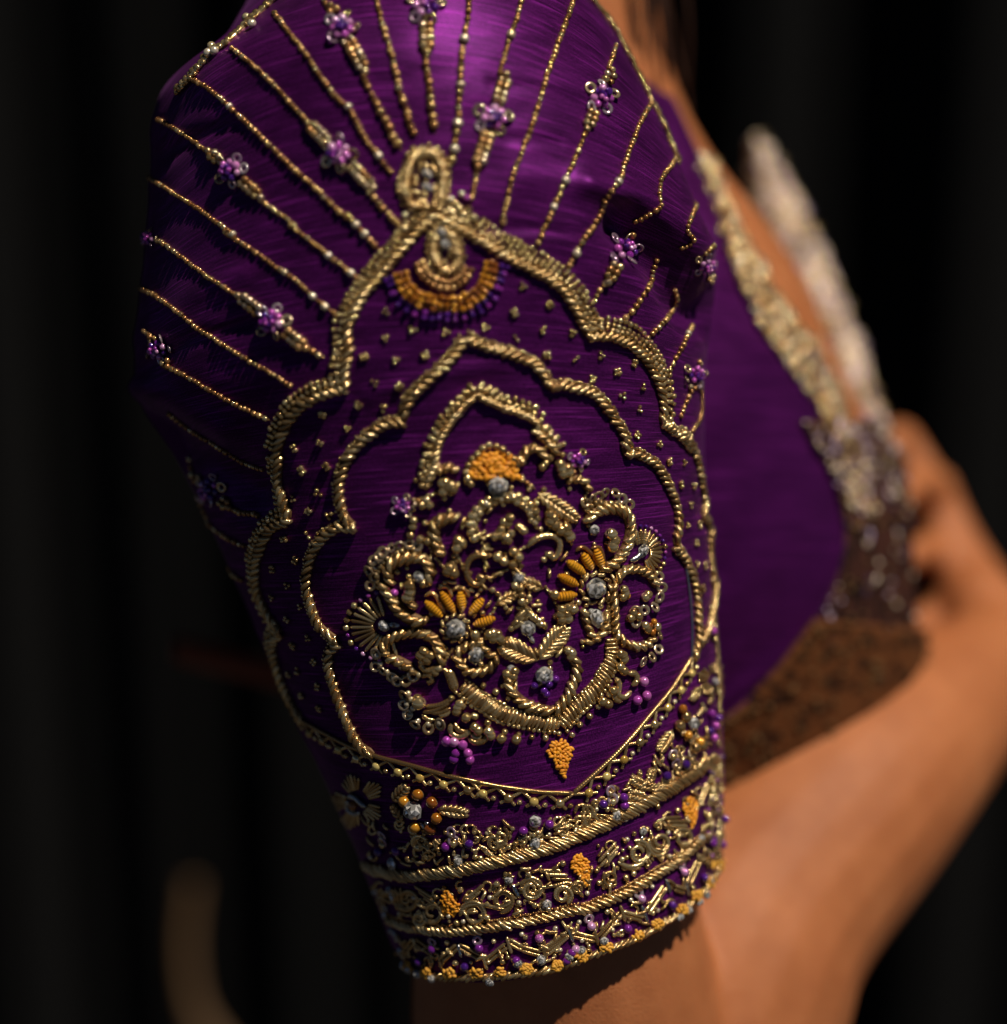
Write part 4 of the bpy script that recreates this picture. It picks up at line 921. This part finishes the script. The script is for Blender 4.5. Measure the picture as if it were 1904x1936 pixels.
scroll(M32((1030, 880), (1080, 810), (1170, 790), (1280, 810), (1380, 800), (1430, 760)), 3.8); scroll(M32((1480, 640), (1560, 600), (1640, 660), (1740, 650)), 3.8); scroll(N29((700, 1040), (780, 1075), (870, 1060), (910, 1000)), 4); scroll(N29((720, 1060), (800, 1095), (880, 1085)), 3.6); scroll(N29((200, 1230), (330, 1200), (400, 1260), (440, 1310)), 3.8); scroll(N29((900, 880), (930, 940), (980, 990), (1050, 980), (1080, 900)), 4)
for x, y in M32((500, 680), (1400, 610), (1690, 790))+N29((895, 810), (160, 1370), (1330, 860)): crystal(x, y, 9)
bars([M32((1430, 640), (1480, 740)), M32((510, 710), (540, 790))], 4.5, SILV, "silver_coil"); bars([N29((890, 840), (880, 890))], 4, SILV, "silver_coil")
for x, y in M32((1310, 635), (1040, 685), (1550, 560), (1810, 480), (1600, 800), (1240, 890), (1480, 780), (1240, 790), (690, 740), (580, 860), (1260, 740), (1010, 930), (1060, 920), (1700, 830), (950, 880))+N29((20, 1140), (285, 1050), (985, 760), (770, 870), (1150, 650), (75, 1370), (470, 1280), (760, 1160), (820, 1130), (560, 1200), (1090, 1000), (1080, 820), (730, 1020), (1160, 1000)): glass(x, y, 5.2, random.choice([GOLDB, GOLDB, PEARL]))

# ---- cuff: zigzag of coils, violet beads, and the edge of knots and crystals
ZIG = [M32((600, 1180), (690, 1065), (860, 1190)), M32((890, 1225), (1020, 1105), (1200, 1205)), M32((1225, 1235), (1390, 1105)), M32((1400, 1070), (1500, 1130), (1650, 1170)), M32((1685, 1165), (1850, 1020)), N29((150, 1710), (330, 1585), (540, 1635)), N29((560, 1625), (725, 1430), (890, 1475)), N29((920, 1430), (1060, 1230)), N29((1075, 1190), (1130, 1240), (1215, 1265)), N29((1230, 1225), (1310, 1040)), N29((1310, 1000), (1360, 1040), (1420, 1020))]
for pts in ZIG:
    for a, b in zip(pts[:-1], pts[1:]):
        dx, dy = b[0]-a[0], b[1]-a[1]; L = math.hypot(dx, dy); nx, ny = -dy/L*4.2, dx/L*4.2
        bars([((a[0]-nx, a[1]-ny), (b[0]-nx, b[1]-ny)), ((a[0]+nx, a[1]+ny), (b[0]+nx, b[1]+ny))], 3.8)
for a, b in [M32((685, 1050), (710, 1160)), M32((870, 1160), (900, 1290)), M32((1020, 1095), (1045, 1195)), M32((1205, 1170), (1240, 1290)), M32((1390, 1040), (1425, 1170)), M32((1655, 1110), (1690, 1215)), M32((1850, 960), (1890, 1080)), N29((325, 1520), (370, 1640)), N29((530, 1570), (560, 1680)), N29((720, 1370), (760, 1500)), N29((880, 1370), (930, 1510)), N29((1065, 1170), (1100, 1280)), N29((1215, 1200), (1240, 1300)), N29((140, 1630), (160, 1790))]: bars([(a, b)], 4, random.choice([SILV, GOLD]), "coil_bar")
for x, y in M32((835, 1130), (735, 1225), (1185, 1125), (1075, 1265), (1460, 1220), (1635, 1050), (1880, 1160))+N29((500, 1530), (385, 1705), (775, 1550), (875, 1320), (1105, 1370), (1195, 1120), (1345, 1160), (110, 1620), (320, 1790), (1410, 900), (1480, 910), (1500, 720)): glass(x, y, 9, random.choice([VIOLET, VIOLET, VIOLET, LILAC]))
for x, y in M32((830, 1075), (1170, 1065))+N29((480, 1470), (1180, 1070), (855, 1280)): sequin(x, y, 11, SEQL)
for x, y in M32((1500, 1020), (1750, 980), (1620, 1010), (1290, 1075), (940, 1080), (1360, 1230), (1790, 1140), (1000, 1240), (560, 1060))+N29((230, 1545), (410, 1500), (620, 1420), (800, 1330), (960, 1230), (660, 1560), (430, 1640), (1000, 1410), (700, 1590)): glass(x, y, 5, random.choice([GOLDB, PEARL]))
RIM = M32((560, 1250), (650, 1295), (800, 1335), (960, 1350), (1165, 1350), (1350, 1340), (1540, 1320), (1765, 1285))+N29((120, 1870), (240, 1850), (430, 1785), (610, 1715), (845, 1625), (990, 1540), (1170, 1430), (1285, 1320), (1390, 1220), (1460, 1090))
cord("hem_cord", [RIM], 15, 13, 27, 4.2, 30, split=True, label="edging of gold coils along the hem of the cuff")
ac = Acc(); ln = Line(RIM); tube(ac, ln, 2.6, 0, .6); o = ac.obj("hem_wire", GOLD)
for x, y in M32((650, 1262), (795, 1305), (965, 1312), (1165, 1312), (1350, 1302), (1540, 1282), (1765, 1252))+N29((10, 1850), (240, 1825), (430, 1755), (610, 1688), (845, 1602), (990, 1512), (1170, 1402), (1285, 1292), (1390, 1192), (1455, 1070)): knots(x, y, 10, 8.5, -15, 12, YELLOW, "ellipse", 4.2, "yellow_knot", 6)
for x, y in M32((580, 1270), (730, 1335), (880, 1362), (1070, 1380), (1265, 1372), (1455, 1362), (1650, 1332), (1850, 1292))+N29((130, 1890), (330, 1865), (530, 1790), (725, 1708), (940, 1622), (1095, 1532), (1240, 1412), (1350, 1302), (1445, 1182)): crystal(x, y+1, 9.5, lift=.9)
for x, y in M32((430, 1035), (480, 1190), (300, 740), (470, 820), (545, 1020), (400, 900)): crystal(x, y, 8)

# ---- small curls and beads that fill the bands
def resamp(c, m):
    c = cr(c, step=6); l = np.concatenate([[0], np.cumsum(np.hypot(*np.diff(c, axis=0).T))]); q = np.linspace(0, l[-1], m); return np.stack([np.interp(q, l, c[:, i]) for i in range(2)], 1)
def fill(upper, lower, n, f0, f1, curl=.35, name="filling_work"):
    U_, L_ = resamp(upper, 200), resamp(lower, 200); ac, ab = Acc(), Acc()
    for k in range(n):
        i_ = random.randrange(200); f = random.uniform(f0, f1); x, y = U_[i_]*(1-f)+L_[i_]*f
        if random.random() < curl:
            a = random.uniform(0, 6.28); r_ = random.uniform(5, 9); m_ = 7; pts = [(x+r_*math.cos(a+j*.75), y+r_*math.sin(a+j*.75)) for j in range(m_)]
            tube(ac, Line(pts), random.uniform(2.6, 3.4), 0, .7, 6)
        elif random.random() < .5:
            p, d_, n_ = basis(x, y, random.uniform(0, 360)); ac.put(COIL, p+n_*2.5*S, d_, n_, random.uniform(7, 14)*S, 3.2*S)
        else:
            p, d_, n_ = basis(x, y, random.uniform(0, 360)); rr = random.uniform(3.2, 5)*S; ab.put(BEAD, p+n_*rr*.8, d_, n_, rr)
    ac.obj(name, GOLD, kind='stuff'); ab.obj(name, [GOLDB], kind='stuff')
BOTALL = BOT[0]+BOT[1][1:]
fill(BOTALL[3:], CUF1, 250, .5, .9)
fill(CUF1, CUF2, 210, .2, .85)
fill(CUF2, RIM, 120, .2, .85, .1)

# ---- right edge of the cuff, seen almost side on
ac = Acc(); av = Acc()
for k in range(150):
    x = random.uniform(1335, 1362); y = random.uniform(1430, 1640); p, d, n = basis(x, y, random.uniform(0, 360))
    if random.random() < .55: rr = random.uniform(3.5, 5.5)*S; ac.put(BEAD, p+n*rr*.8, d, n, rr)
    elif random.random() < .7: ac.put(COIL, p+n*3*S, d, n, random.uniform(8, 14)*S, 3.4*S)
    else: rr = random.uniform(4, 6)*S; av.put(BALL, p+n*rr*.8, d, n, rr)
ac.obj("bead_row", GOLDB); av.obj("bead_row", VIOLET)

# ---- gold piping along the shoulder seam, left and right of the sleeve top
def piping(pts, r, n_extra, spread):
    ac = Acc(); ln = Line(pts); tube(ac, ln, r, 0, .3); beads(ac, ln, r*.9, r*1.7, 1, 3, jo=1.5); beads(ac, ln, r*.8, r*1.8, 1, -4, jo=1.5)
    for k in range(n_extra):
        p, t, n = ln.at(random.uniform(0, ln.len)); q = p+np.array(random.choice((1, -1))*np.cross(n, t))*random.uniform(0, spread)*S
        rr = random.uniform(3.5, 6)*S; ac.put(BEAD, q+n*rr, t+n*random.uniform(-1, 1), n, rr, rr, rr, 1)
    ac.obj("shoulder_piping", [GOLD, GOLDB])
piping([(338, 172), (372, 135), (402, 98), (430, 82), (470, 45), (520, 0), (560, -40)], 7, 40, 10)
piping([(1100, -20), (1150, 40), (1195, 105), (1222, 140), (1244, 178), (1262, 205), (1290, 250), (1318, 300)], 6, 70, 10)
for x, y in ((404, 92), (410, 100), (398, 104), (470, 38), (480, 50)): glass(x, y, 9, PEARL)

# ================================================================== the woman
def chain(V, F, pts, n=20):
    """closed tube through (x, y, z, r [, squash]) in picture units"""
    P = np.array([(*p, 1.0) if len(p) == 4 else p for p in pts], float); c = cr(P, n=6)
    d3 = np.gradient(Wn(c[:, 0], c[:, 1], c[:, 2]), axis=0); base = len(V)
    prev = None; m = len(c)
    for k in range(m):
        o = np.array(W(*c[k, :3])); t = d3[k]/np.linalg.norm(d3[k]); rad = c[k, 3]*S*(DIST-c[k, 2]*S)/DIST
        if prev is None: prev = np.cross(t, np.array(-FWD)); 
        a = prev-t*prev.dot(t); a /= np.linalg.norm(a); b = np.cross(t, a); prev = a
        for j in range(n):
            q = 2*math.pi*j/n; V.append(o+(a*math.cos(q)+b*math.sin(q)*c[k, 4])*rad)
    for k in range(m-1):
        for j in range(n): F.append((base+k*n+j, base+k*n+(j+1) % n, base+(k+1)*n+(j+1) % n, base+(k+1)*n+j))
    for end, rev in ((0, True), (m-1, False)):
        o = np.array(W(*c[end, :3])); t = d3[end]/np.linalg.norm(d3[end])*(-1 if rev else 1); rad = c[end, 3]*S*(DIST-c[end, 2]*S)/DIST
        i0 = len(V)
        for j in range(n): V.append(o+t*rad*.6+(np.array(V[base+end*n+j])-o)*.72)
        ic = len(V); V.append(o+t*rad*.95)
        for j in range(n):
            A = (base+end*n+j, base+end*n+(j+1) % n, i0+(j+1) % n, i0+j); B = (i0+j, i0+(j+1) % n, ic)
            F.append(A[::-1] if rev else A); F.append(B[::-1] if rev else B)
def soft(name, V, F, mat, voxel, smooth, parent=None):
    me = bpy.data.meshes.new(name); me.from_pydata([tuple(v) for v in V], [], F); me.update()
    o = bpy.data.objects.new(name, me); COL.objects.link(o)
    r = o.modifiers.new("r", 'REMESH'); r.mode = 'VOXEL'; r.voxel_size = voxel
    s = o.modifiers.new("s", 'SMOOTH'); s.iterations = smooth; s.factor = .5
    dg = bpy.context.evaluated_depsgraph_get(); m2 = bpy.data.meshes.new_from_object(o.evaluated_get(dg))
    bpy.data.objects.remove(o); m2.name = name
    m2.polygons.foreach_set("use_smooth", np.ones(len(m2.polygons), bool)); m2.materials.clear(); m2.materials.append(mat); m2.update()
    return m2
TRUNK = [(760, -420, -1050, 180), (880, -150, -1000, 320), (940, 180, -950, 330, .9), (990, 400, -930, 375, .95), (1060, 640, -930, 470, .9), (1110, 850, -960, 510, .85), (1160, 1050, -1060, 555, .8), (1230, 1300, -1150, 500, .8), (1220, 1600, -1200, 400, .8), (1200, 1900, -1250, 380, .8)]
V, F = [], []
# upper arm inside the sleeve, elbow, forearm, hand on the hip
chain(V, F, [(850, 250, -330, 300), (850, 600, -320, 300), (900, 1000, -330, 310), (980, 1400, -345, 285), (1046, 1700, -378, 270), (1068, 1900, -470, 292), (1095, 2150, -620, 300), (1130, 2330, -740, 280)])
chain(V, F, [(1130, 2330, -740, 275), (1240, 2080, -740, 298), (1340, 1850, -770, 284), (1430, 1700, -830, 252), (1615, 1500, -960, 216), (1790, 1335, -1200, 152), (1880, 1225, -1400, 100), (1848, 1130, -1500, 78)])
chain(V, F, [(1848, 1140, -1500, 78, .9), (1800, 1030, -1590, 56, .9), (1764, 938, -1630, 48, .9)])
chain(V, F, [(1848, 1150, -1500, 72), (1815, 1120, -1560, 50), (1798, 1070, -1590, 44)])
for f in ([(1768, 925, -1620, 44), (1742, 916, -1540, 39), (1714, 924, -1450, 37), (1688, 950, -1390, 32)], [(1790, 1042, -1600, 40), (1762, 1042, -1520, 34), (1736, 1046, -1440, 33), (1702, 1060, -1390, 29)],
          [(1752, 905, -1670, 34), (1722, 858, -1700, 33), (1702, 826, -1690, 31), (1678, 838, -1650, 29)], [(1815, 1140, -1560, 42), (1768, 1165, -1500, 33), (1728, 1188, -1440, 30), (1692, 1210, -1400, 27)]): chain(V, F, f, 12)
# trunk and neck
chain(V, F, TRUNK, 32)
chain(V, F, [(980, 250, -1000, 250), (1060, -40, -1120, 140), (1130, -420, -1250, 150)])
bodym = soft("person", V, F, SKIN, .0018, 9)
person = add("person", bodym); person['category'] = "person"
person['label'] = "woman in a purple blouse seen from her shoulder, elbow bent and hand on her hip"
bv = np.zeros(len(bodym.vertices)*3); bodym.vertices.foreach_get("co", bv); BODY = Surf(bv.reshape(-1, 3), [tuple(p.vertices) for p in bodym.polygons])

# only the trunk, to dress it
Vt, Ft = [], []
chain(Vt, Ft, TRUNK, 48)
TR = Surf(Vt, Ft)
def strip(left, right, off, nu=40, nv=70, surf=TR, thick=6, free=None, wr=0):
    """a piece of cloth between two drawn edges, laid over the trunk (or hung at its own depth with free=(z0, z1))"""
    Lc = cr(left, n=12); Rc = cr(right, n=12)
    def res(c, m):
        l = np.concatenate([[0], np.cumsum(np.hypot(*np.diff(c, axis=0).T))]); q = np.linspace(0, l[-1], m); return np.stack([np.interp(q, l, c[:, i]) for i in range(2)], 1)
    Lc, Rc = res(Lc, nv), res(Rc, nv); P = np.zeros((nv, nu, 3)); Nn = np.zeros((nv, nu, 3))
    for a in range(nv):
        for b in range(nu):
            f = b/(nu-1); x, y = Lc[a]*(1-f)+Rc[a]*f
            if free: p = W(x, y, free[0]+(free[1]-free[0])*a/(nv-1)+free[2]*math.sin(math.pi*(.15+.6*f))); n = -FWD
            else: p, n = surf.hit(x, y)
            P[a, b] = np.array(p); Nn[a, b] = np.array(n)
    for _ in range(3 if not free else 0):
        P[1:-1, 1:-1] = (P[1:-1, 1:-1]*2+P[2:, 1:-1]+P[:-2, 1:-1]+P[1:-1, 2:]+P[1:-1, :-2])/6
    if wr:
        A_, B_ = np.meshgrid(np.arange(nv), np.arange(nu), indexing='ij'); P = P+Nn*((np.sin(A_*.21+B_*.17)*np.sin(B_*.11-A_*.05)+.5*np.sin(A_*.5+B_*.33)+1.6*np.exp(-((A_-B_*.55-12)/2.6)**2))*wr*S)[..., None]
    top = P+Nn*off*S; bot = top-Nn*thick*S
    q = [(a*nu+b, a*nu+b+1, (a+1)*nu+b+1, (a+1)*nu+b) for a in range(nv-1) for b in range(nu-1)]; M = nu*nv
    q2 = [tuple(M+k for k in f[::-1]) for f in q]
    edge = [b for b in range(nu)]+[a*nu+nu-1 for a in range(1, nv)]+[(nv-1)*nu+b for b in range(nu-2, -1, -1)]+[a*nu for a in range(nv-2, 0, -1)]
    q3 = [(edge[k], M+edge[k], M+edge[(k+1) % len(edge)], edge[(k+1) % len(edge)]) for k in range(len(edge))]
    uvx = np.linspace(0, 1, nu)[None].repeat(nv, 0)*.08; uvy = np.linspace(0, 1, nv)[:, None].repeat(nu, 1)*.12
    uv = np.stack([uvx, uvy], -1).reshape(-1, 2)
    return top, Nn, np.concatenate([top.reshape(-1, 3), bot.reshape(-1, 3)]), q+q2+q3, np.concatenate([uv, uv])
def scatter(top, Nn, n, mats, rlo, rhi, dens=None, name="beadwork", parent=None, seqs=.25, coils=.2):
    ac = Acc(); nv, nu = top.shape[:2]; k = 0
    while k < n:
        f, g = random.random(), random.random()
        if dens and random.random() > dens(f, g): continue
        a, b = int(g*(nv-1)), int(f*(nu-1)); fa, fb = random.random(), random.random()
        p = top[a, b]*(1-fa)*(1-fb)+top[min(a+1, nv-1), b]*fa*(1-fb)+top[a, min(b+1, nu-1)]*(1-fa)*fb+top[min(a+1, nv-1), min(b+1, nu-1)]*fa*fb
        n_ = Nn[a, b]; d = rng.normal(size=3); r = random.uniform(rlo, rhi)*S; mi = random.randrange(len(mats)); u = random.random()
        if u < seqs: ac.put(SEQUIN, p+n_*r*.4, d, n_, r*1.2, mi=mi)
        elif u < seqs+coils: ac.put(COIL, p+n_*r*.3, d, n_, r*2.4, r*.6, mi=mi)
        else: ac.put(BALL, p+n_*r*.6, d, n_, r, mi=mi)
        k += 1
    return ac.obj(name, mats, parent or blouse, kind='stuff')
# bodice panel
top, Nn, Vb, Fb, uvb = strip([(1120, 100), (1120, 400), (1120, 700), (1120, 1000), (1150, 1200), (1200, 1400)],
   [(1262, 190), (1330, 330), (1385, 450), (1462, 580), (1540, 700), (1580, 820), (1590, 940), (1580, 1060), (1535, 1170), (1455, 1275), (1362, 1352)], 14, 60, 90, wr=3.2)
bod = add("bodice", mesh_np("bodice", Vb, quads=Fb, uv=uvb, mats=[SILK2]), blouse, label="plain purple silk side of the blouse beyond the sleeve")
ac = Acc(); ln = Line([(1590, 880), (1590, 940), (1580, 1060), (1535, 1170), (1455, 1275), (1362, 1352)], surf=TR)
ln.P = ln.P+ln.N*14*S; tube(ac, ln, 5, 0, .3); ac.obj("bodice_piping", SILK2)
# near border of beadwork along the opening
top, Nn, Vb, Fb, uvb = strip([(1308, 300), (1345, 380), (1370, 480), (1412, 600), (1470, 690), (1535, 780), (1572, 860), (1588, 960)], [(1330, 318), (1375, 410), (1420, 500), (1492, 610), (1552, 700), (1588, 790), (1622, 880), (1640, 970)], 20, 16, 70, thick=5)
LAV = pr("lavender_net", (.07, .03, .07), .6)
bo = add("neckline_border", mesh_np("neckline_border", Vb, quads=Fb, uv=uvb, mats=[SILK2]), blouse, label="gold beaded edge of the blouse opening next to the bare skin")
scatter(top, Nn, 1500, [GOLDB, PEARL, SEQ, GOLD, COPPER], 3.5, 7, lambda f, g: .35+.65*(math.sin(g*26+f*2) > -.3), "beadwork", bo)
ac = Acc()
for zx, zy in ((150, 390), (190, 500), (250, 620), (270, 730), (300, 830), (330, 900), (360, 1000), (430, 960), (430, 1060), (480, 1130), (480, 1230), (530, 1270), (590, 1250), (620, 1430), (700, 1350), (700, 1500), (780, 1560), (820, 1650), (860, 1740)):
    cx, cy = 1276+.3417*zx, 189+.3417*zy
    for k in range(34):
        q = random.uniform(0, 6.28); R_ = random.uniform(0, 20); p, n = TR.hit(cx+R_*math.cos(q), cy+R_*math.sin(q)); n = np.array(n); r = random.uniform(4, 7)*S
        pos = np.array(p)+n*(15*S+r*.6); dd = rng.normal(size=3); mi = random.randrange(4)
        ac.put(COIL if k % 5 == 0 else (SEQUIN if k % 5 == 1 else BALL), pos, dd, n, r*(1.8 if k % 5 == 0 else 1), r*(.6 if k % 5 == 0 else 1), mi=mi)
ac.obj("beadwork_edge", [GOLDB, PEARL, SEQ, COPPER])
# far border: the other edge of the opening, standing away from the body
top, Nn, Vb, Fb, uvb = strip([(1424, 268), (1412, 380), (1428, 450), (1490, 560), (1548, 660), (1584, 780), (1592, 900), (1600, 1000), (1612, 1060)],
   [(1436, 262), (1494, 350), (1540, 440), (1586, 550), (1630, 670), (1668, 790), (1690, 900), (1704, 1000), (1712, 1070)], 0, 20, 90, thick=30, free=(-1450, -1250, 90))
BORD = isl(pr("lavender_brocade", (.42, .30, .30), .55), (.42, .30, .30), (.42, .30, .30))
fb = add("neckline_border", mesh_np("neckline_border", Vb, quads=Fb, uv=uvb, mats=[LAV]), blouse, label="far border of the opening covered in pale gold and lilac beads")
IV = isl(pr("ivory_bead", (.6, .5, .4), .3, .2), (.50, .38, .25), (.75, .62, .50), .2, .4)
LIL2 = isl(pr("pale_lilac_bead", (.4, .3, .5), .3, .2), (.32, .22, .40), (.62, .50, .62), .2, .4)
scatter(top, Nn, 2600, [GOLDB, IV, IV, SEQ, LIL2, PEARL], 4, 9, lambda f, g: (.3+.7*(math.sin(g*34+f*3) > -.2))*min(1, max(.04, (.86-g)*3.2)), "beadwork", fb, .2, .15)
# skirt waist of dark brocade, the trunk's shade put into its colours as well
def brocade(name, c0, c1, th):
    m = bpy.data.materials.new(name); m.use_nodes = True; t = m.node_tree; b = t.nodes["Principled BSDF"]
    uv = t.nodes.new("ShaderNodeUVMap"); v = t.nodes.new("ShaderNodeTexVoronoi"); v.inputs["Scale"].default_value = 160; t.links.new(uv.outputs[0], v.inputs["Vector"])
    n = t.nodes.new("ShaderNodeTexNoise"); n.inputs["Scale"].default_value = 70; n.inputs["Detail"].default_value = 5; t.links.new(uv.outputs[0], n.inputs["Vector"])
    ad = t.nodes.new("ShaderNodeMath"); ad.operation = 'ADD'; t.links.new(v.outputs[0], ad.inputs[0]); t.links.new(n.outputs[0], ad.inputs[1])
    r = t.nodes.new("ShaderNodeValToRGB"); r.color_ramp.elements[0].position = th; r.color_ramp.elements[0].color = (*c0, 1); r.color_ramp.elements[1].position = th+.25; r.color_ramp.elements[1].color = (*c1, 1)
    t.links.new(ad.outputs[0], r.inputs[0]); t.links.new(r.outputs[0], b.inputs["Base Color"]); b.inputs["Roughness"].default_value = .7; b.inputs["Specular IOR Level"].default_value = .1
    return m
skirt = thing("brocade_skirt", "dark brown and copper brocade skirt at the waist below the blouse", "skirt", W(1600, 1300, -800))
top, Nn, Vb, Fb, uvb = strip([(1500, 800), (1560, 900), (1585, 1000), (1570, 1090), (1520, 1190), (1440, 1285)], [(1680, 800), (1694, 900), (1704, 1000), (1710, 1100), (1712, 1200), (1680, 1290)], 24, 40, 50, thick=20)
sw = add("skirt_waist", mesh_np("skirt_waist", Vb, quads=Fb, uv=uvb, mats=[brocade("shaded_dark_brocade", (.010, .006, .006), (.06, .022, .016), .85)]), skirt, label="upper part of the waist, dark brocade coloured nearly black for shade, with faint woven pattern")
scatter(top, Nn, 420, [IV, LIL2, CORE, CORE, LAV], 3.5, 7, lambda f, g: .1+.9*max(0, 1-g*2.3), "beadwork", sw)
top, Nn, Vb, Fb, uvb = strip([(1530, 1165), (1455, 1262), (1370, 1345), (1250, 1400)], [(1740, 1190), (1730, 1290), (1640, 1440), (1400, 1600)], 34, 40, 50, thick=20)
sb = add("skirt_border", mesh_np("skirt_border", Vb, quads=Fb, uv=uvb, mats=[brocade("copper_brocade", (.024, .010, .006), (.12, .042, .014), .82)]), skirt, label="copper brown brocade border low on the waist")  # copper also darkened in colour for shade low on the trunk
scatter(top, Nn, 140, [CORE], 4, 7, None, "beadwork", sb)
# dark strands added over the neck, standing in for the shade on its skin
NECK_SHADE = pr("neck_shade_brown", (.035, .012, .005), .5)
def neck_shade_mass():   # one thick fall of strands
    ac = Acc(); rr = random.Random(3)
    for k in range(520):
        x0 = 1122+rr.gauss(0, 46); z0 = -860+rr.gauss(0, 60); pts = []
        for j in range(9):
            f = j/8; pts.append((x0+60*f+rr.gauss(0, 3)+14*math.sin(f*5+k), -350+690*f, z0-60*f+10*math.sin(f*7+k*2)))
        V, uv = [], []
        c = cr(pts, n=2); m = len(c)
        for i_ in range(m):
            for a in range(4):
                q = 2*math.pi*a/4; V.append(W(c[i_, 0]+7*math.cos(q)*(1.05-i_/m), c[i_, 1], c[i_, 2]+7*math.sin(q)*(1.05-i_/m))); uv.append((i_/m, a/4))
        ac.raw([tuple(v) for v in V], [(i_*4+a, (i_+1)*4+a, (i_+1)*4+(a+1) % 4, i_*4+(a+1) % 4) for i_ in range(m-1) for a in range(4)], uv)
    return ac.mesh("neck_shade_hair", [NECK_SHADE])
add("neck_shade_hair", neck_shade_mass(), person)
# cloth edges blurred behind the arm, lower left
TAN = pr("tan_cloth", (.11, .058, .022), .7); RUST = pr("rust_cloth", (.30, .07, .02), .7)
top, Nn, Vb, Fb, uvb = strip([(350, 1670), (336, 1770), (338, 1850), (354, 1940), (400, 2040)], [(376, 1670), (366, 1770), (370, 1850), (392, 1920), (470, 2020)], 0, 12, 40, thick=30, free=(-3600, -3600, 60))
t_ = add("scarf_edge", mesh_np("scarf_edge", Vb, quads=Fb, uv=uvb, mats=[TAN])); t_['label'] = "tan fold of cloth, blurred, at the lower left behind the arm"; t_['category'] = "scarf"
top, Nn, Vb, Fb, uvb = strip([(330, 1205), (420, 1225), (560, 1262), (700, 1300)], [(330, 1250), (420, 1275), (560, 1310), (700, 1345)], 0, 12, 30, thick=30, free=(-1300, -1300, 30))
t_ = add("sash", mesh_np("sash", Vb, quads=Fb, uv=uvb, mats=[RUST])); t_['label'] = "dim rust brown sash, blurred, in shade left of the sleeve"; t_['category'] = "sash"
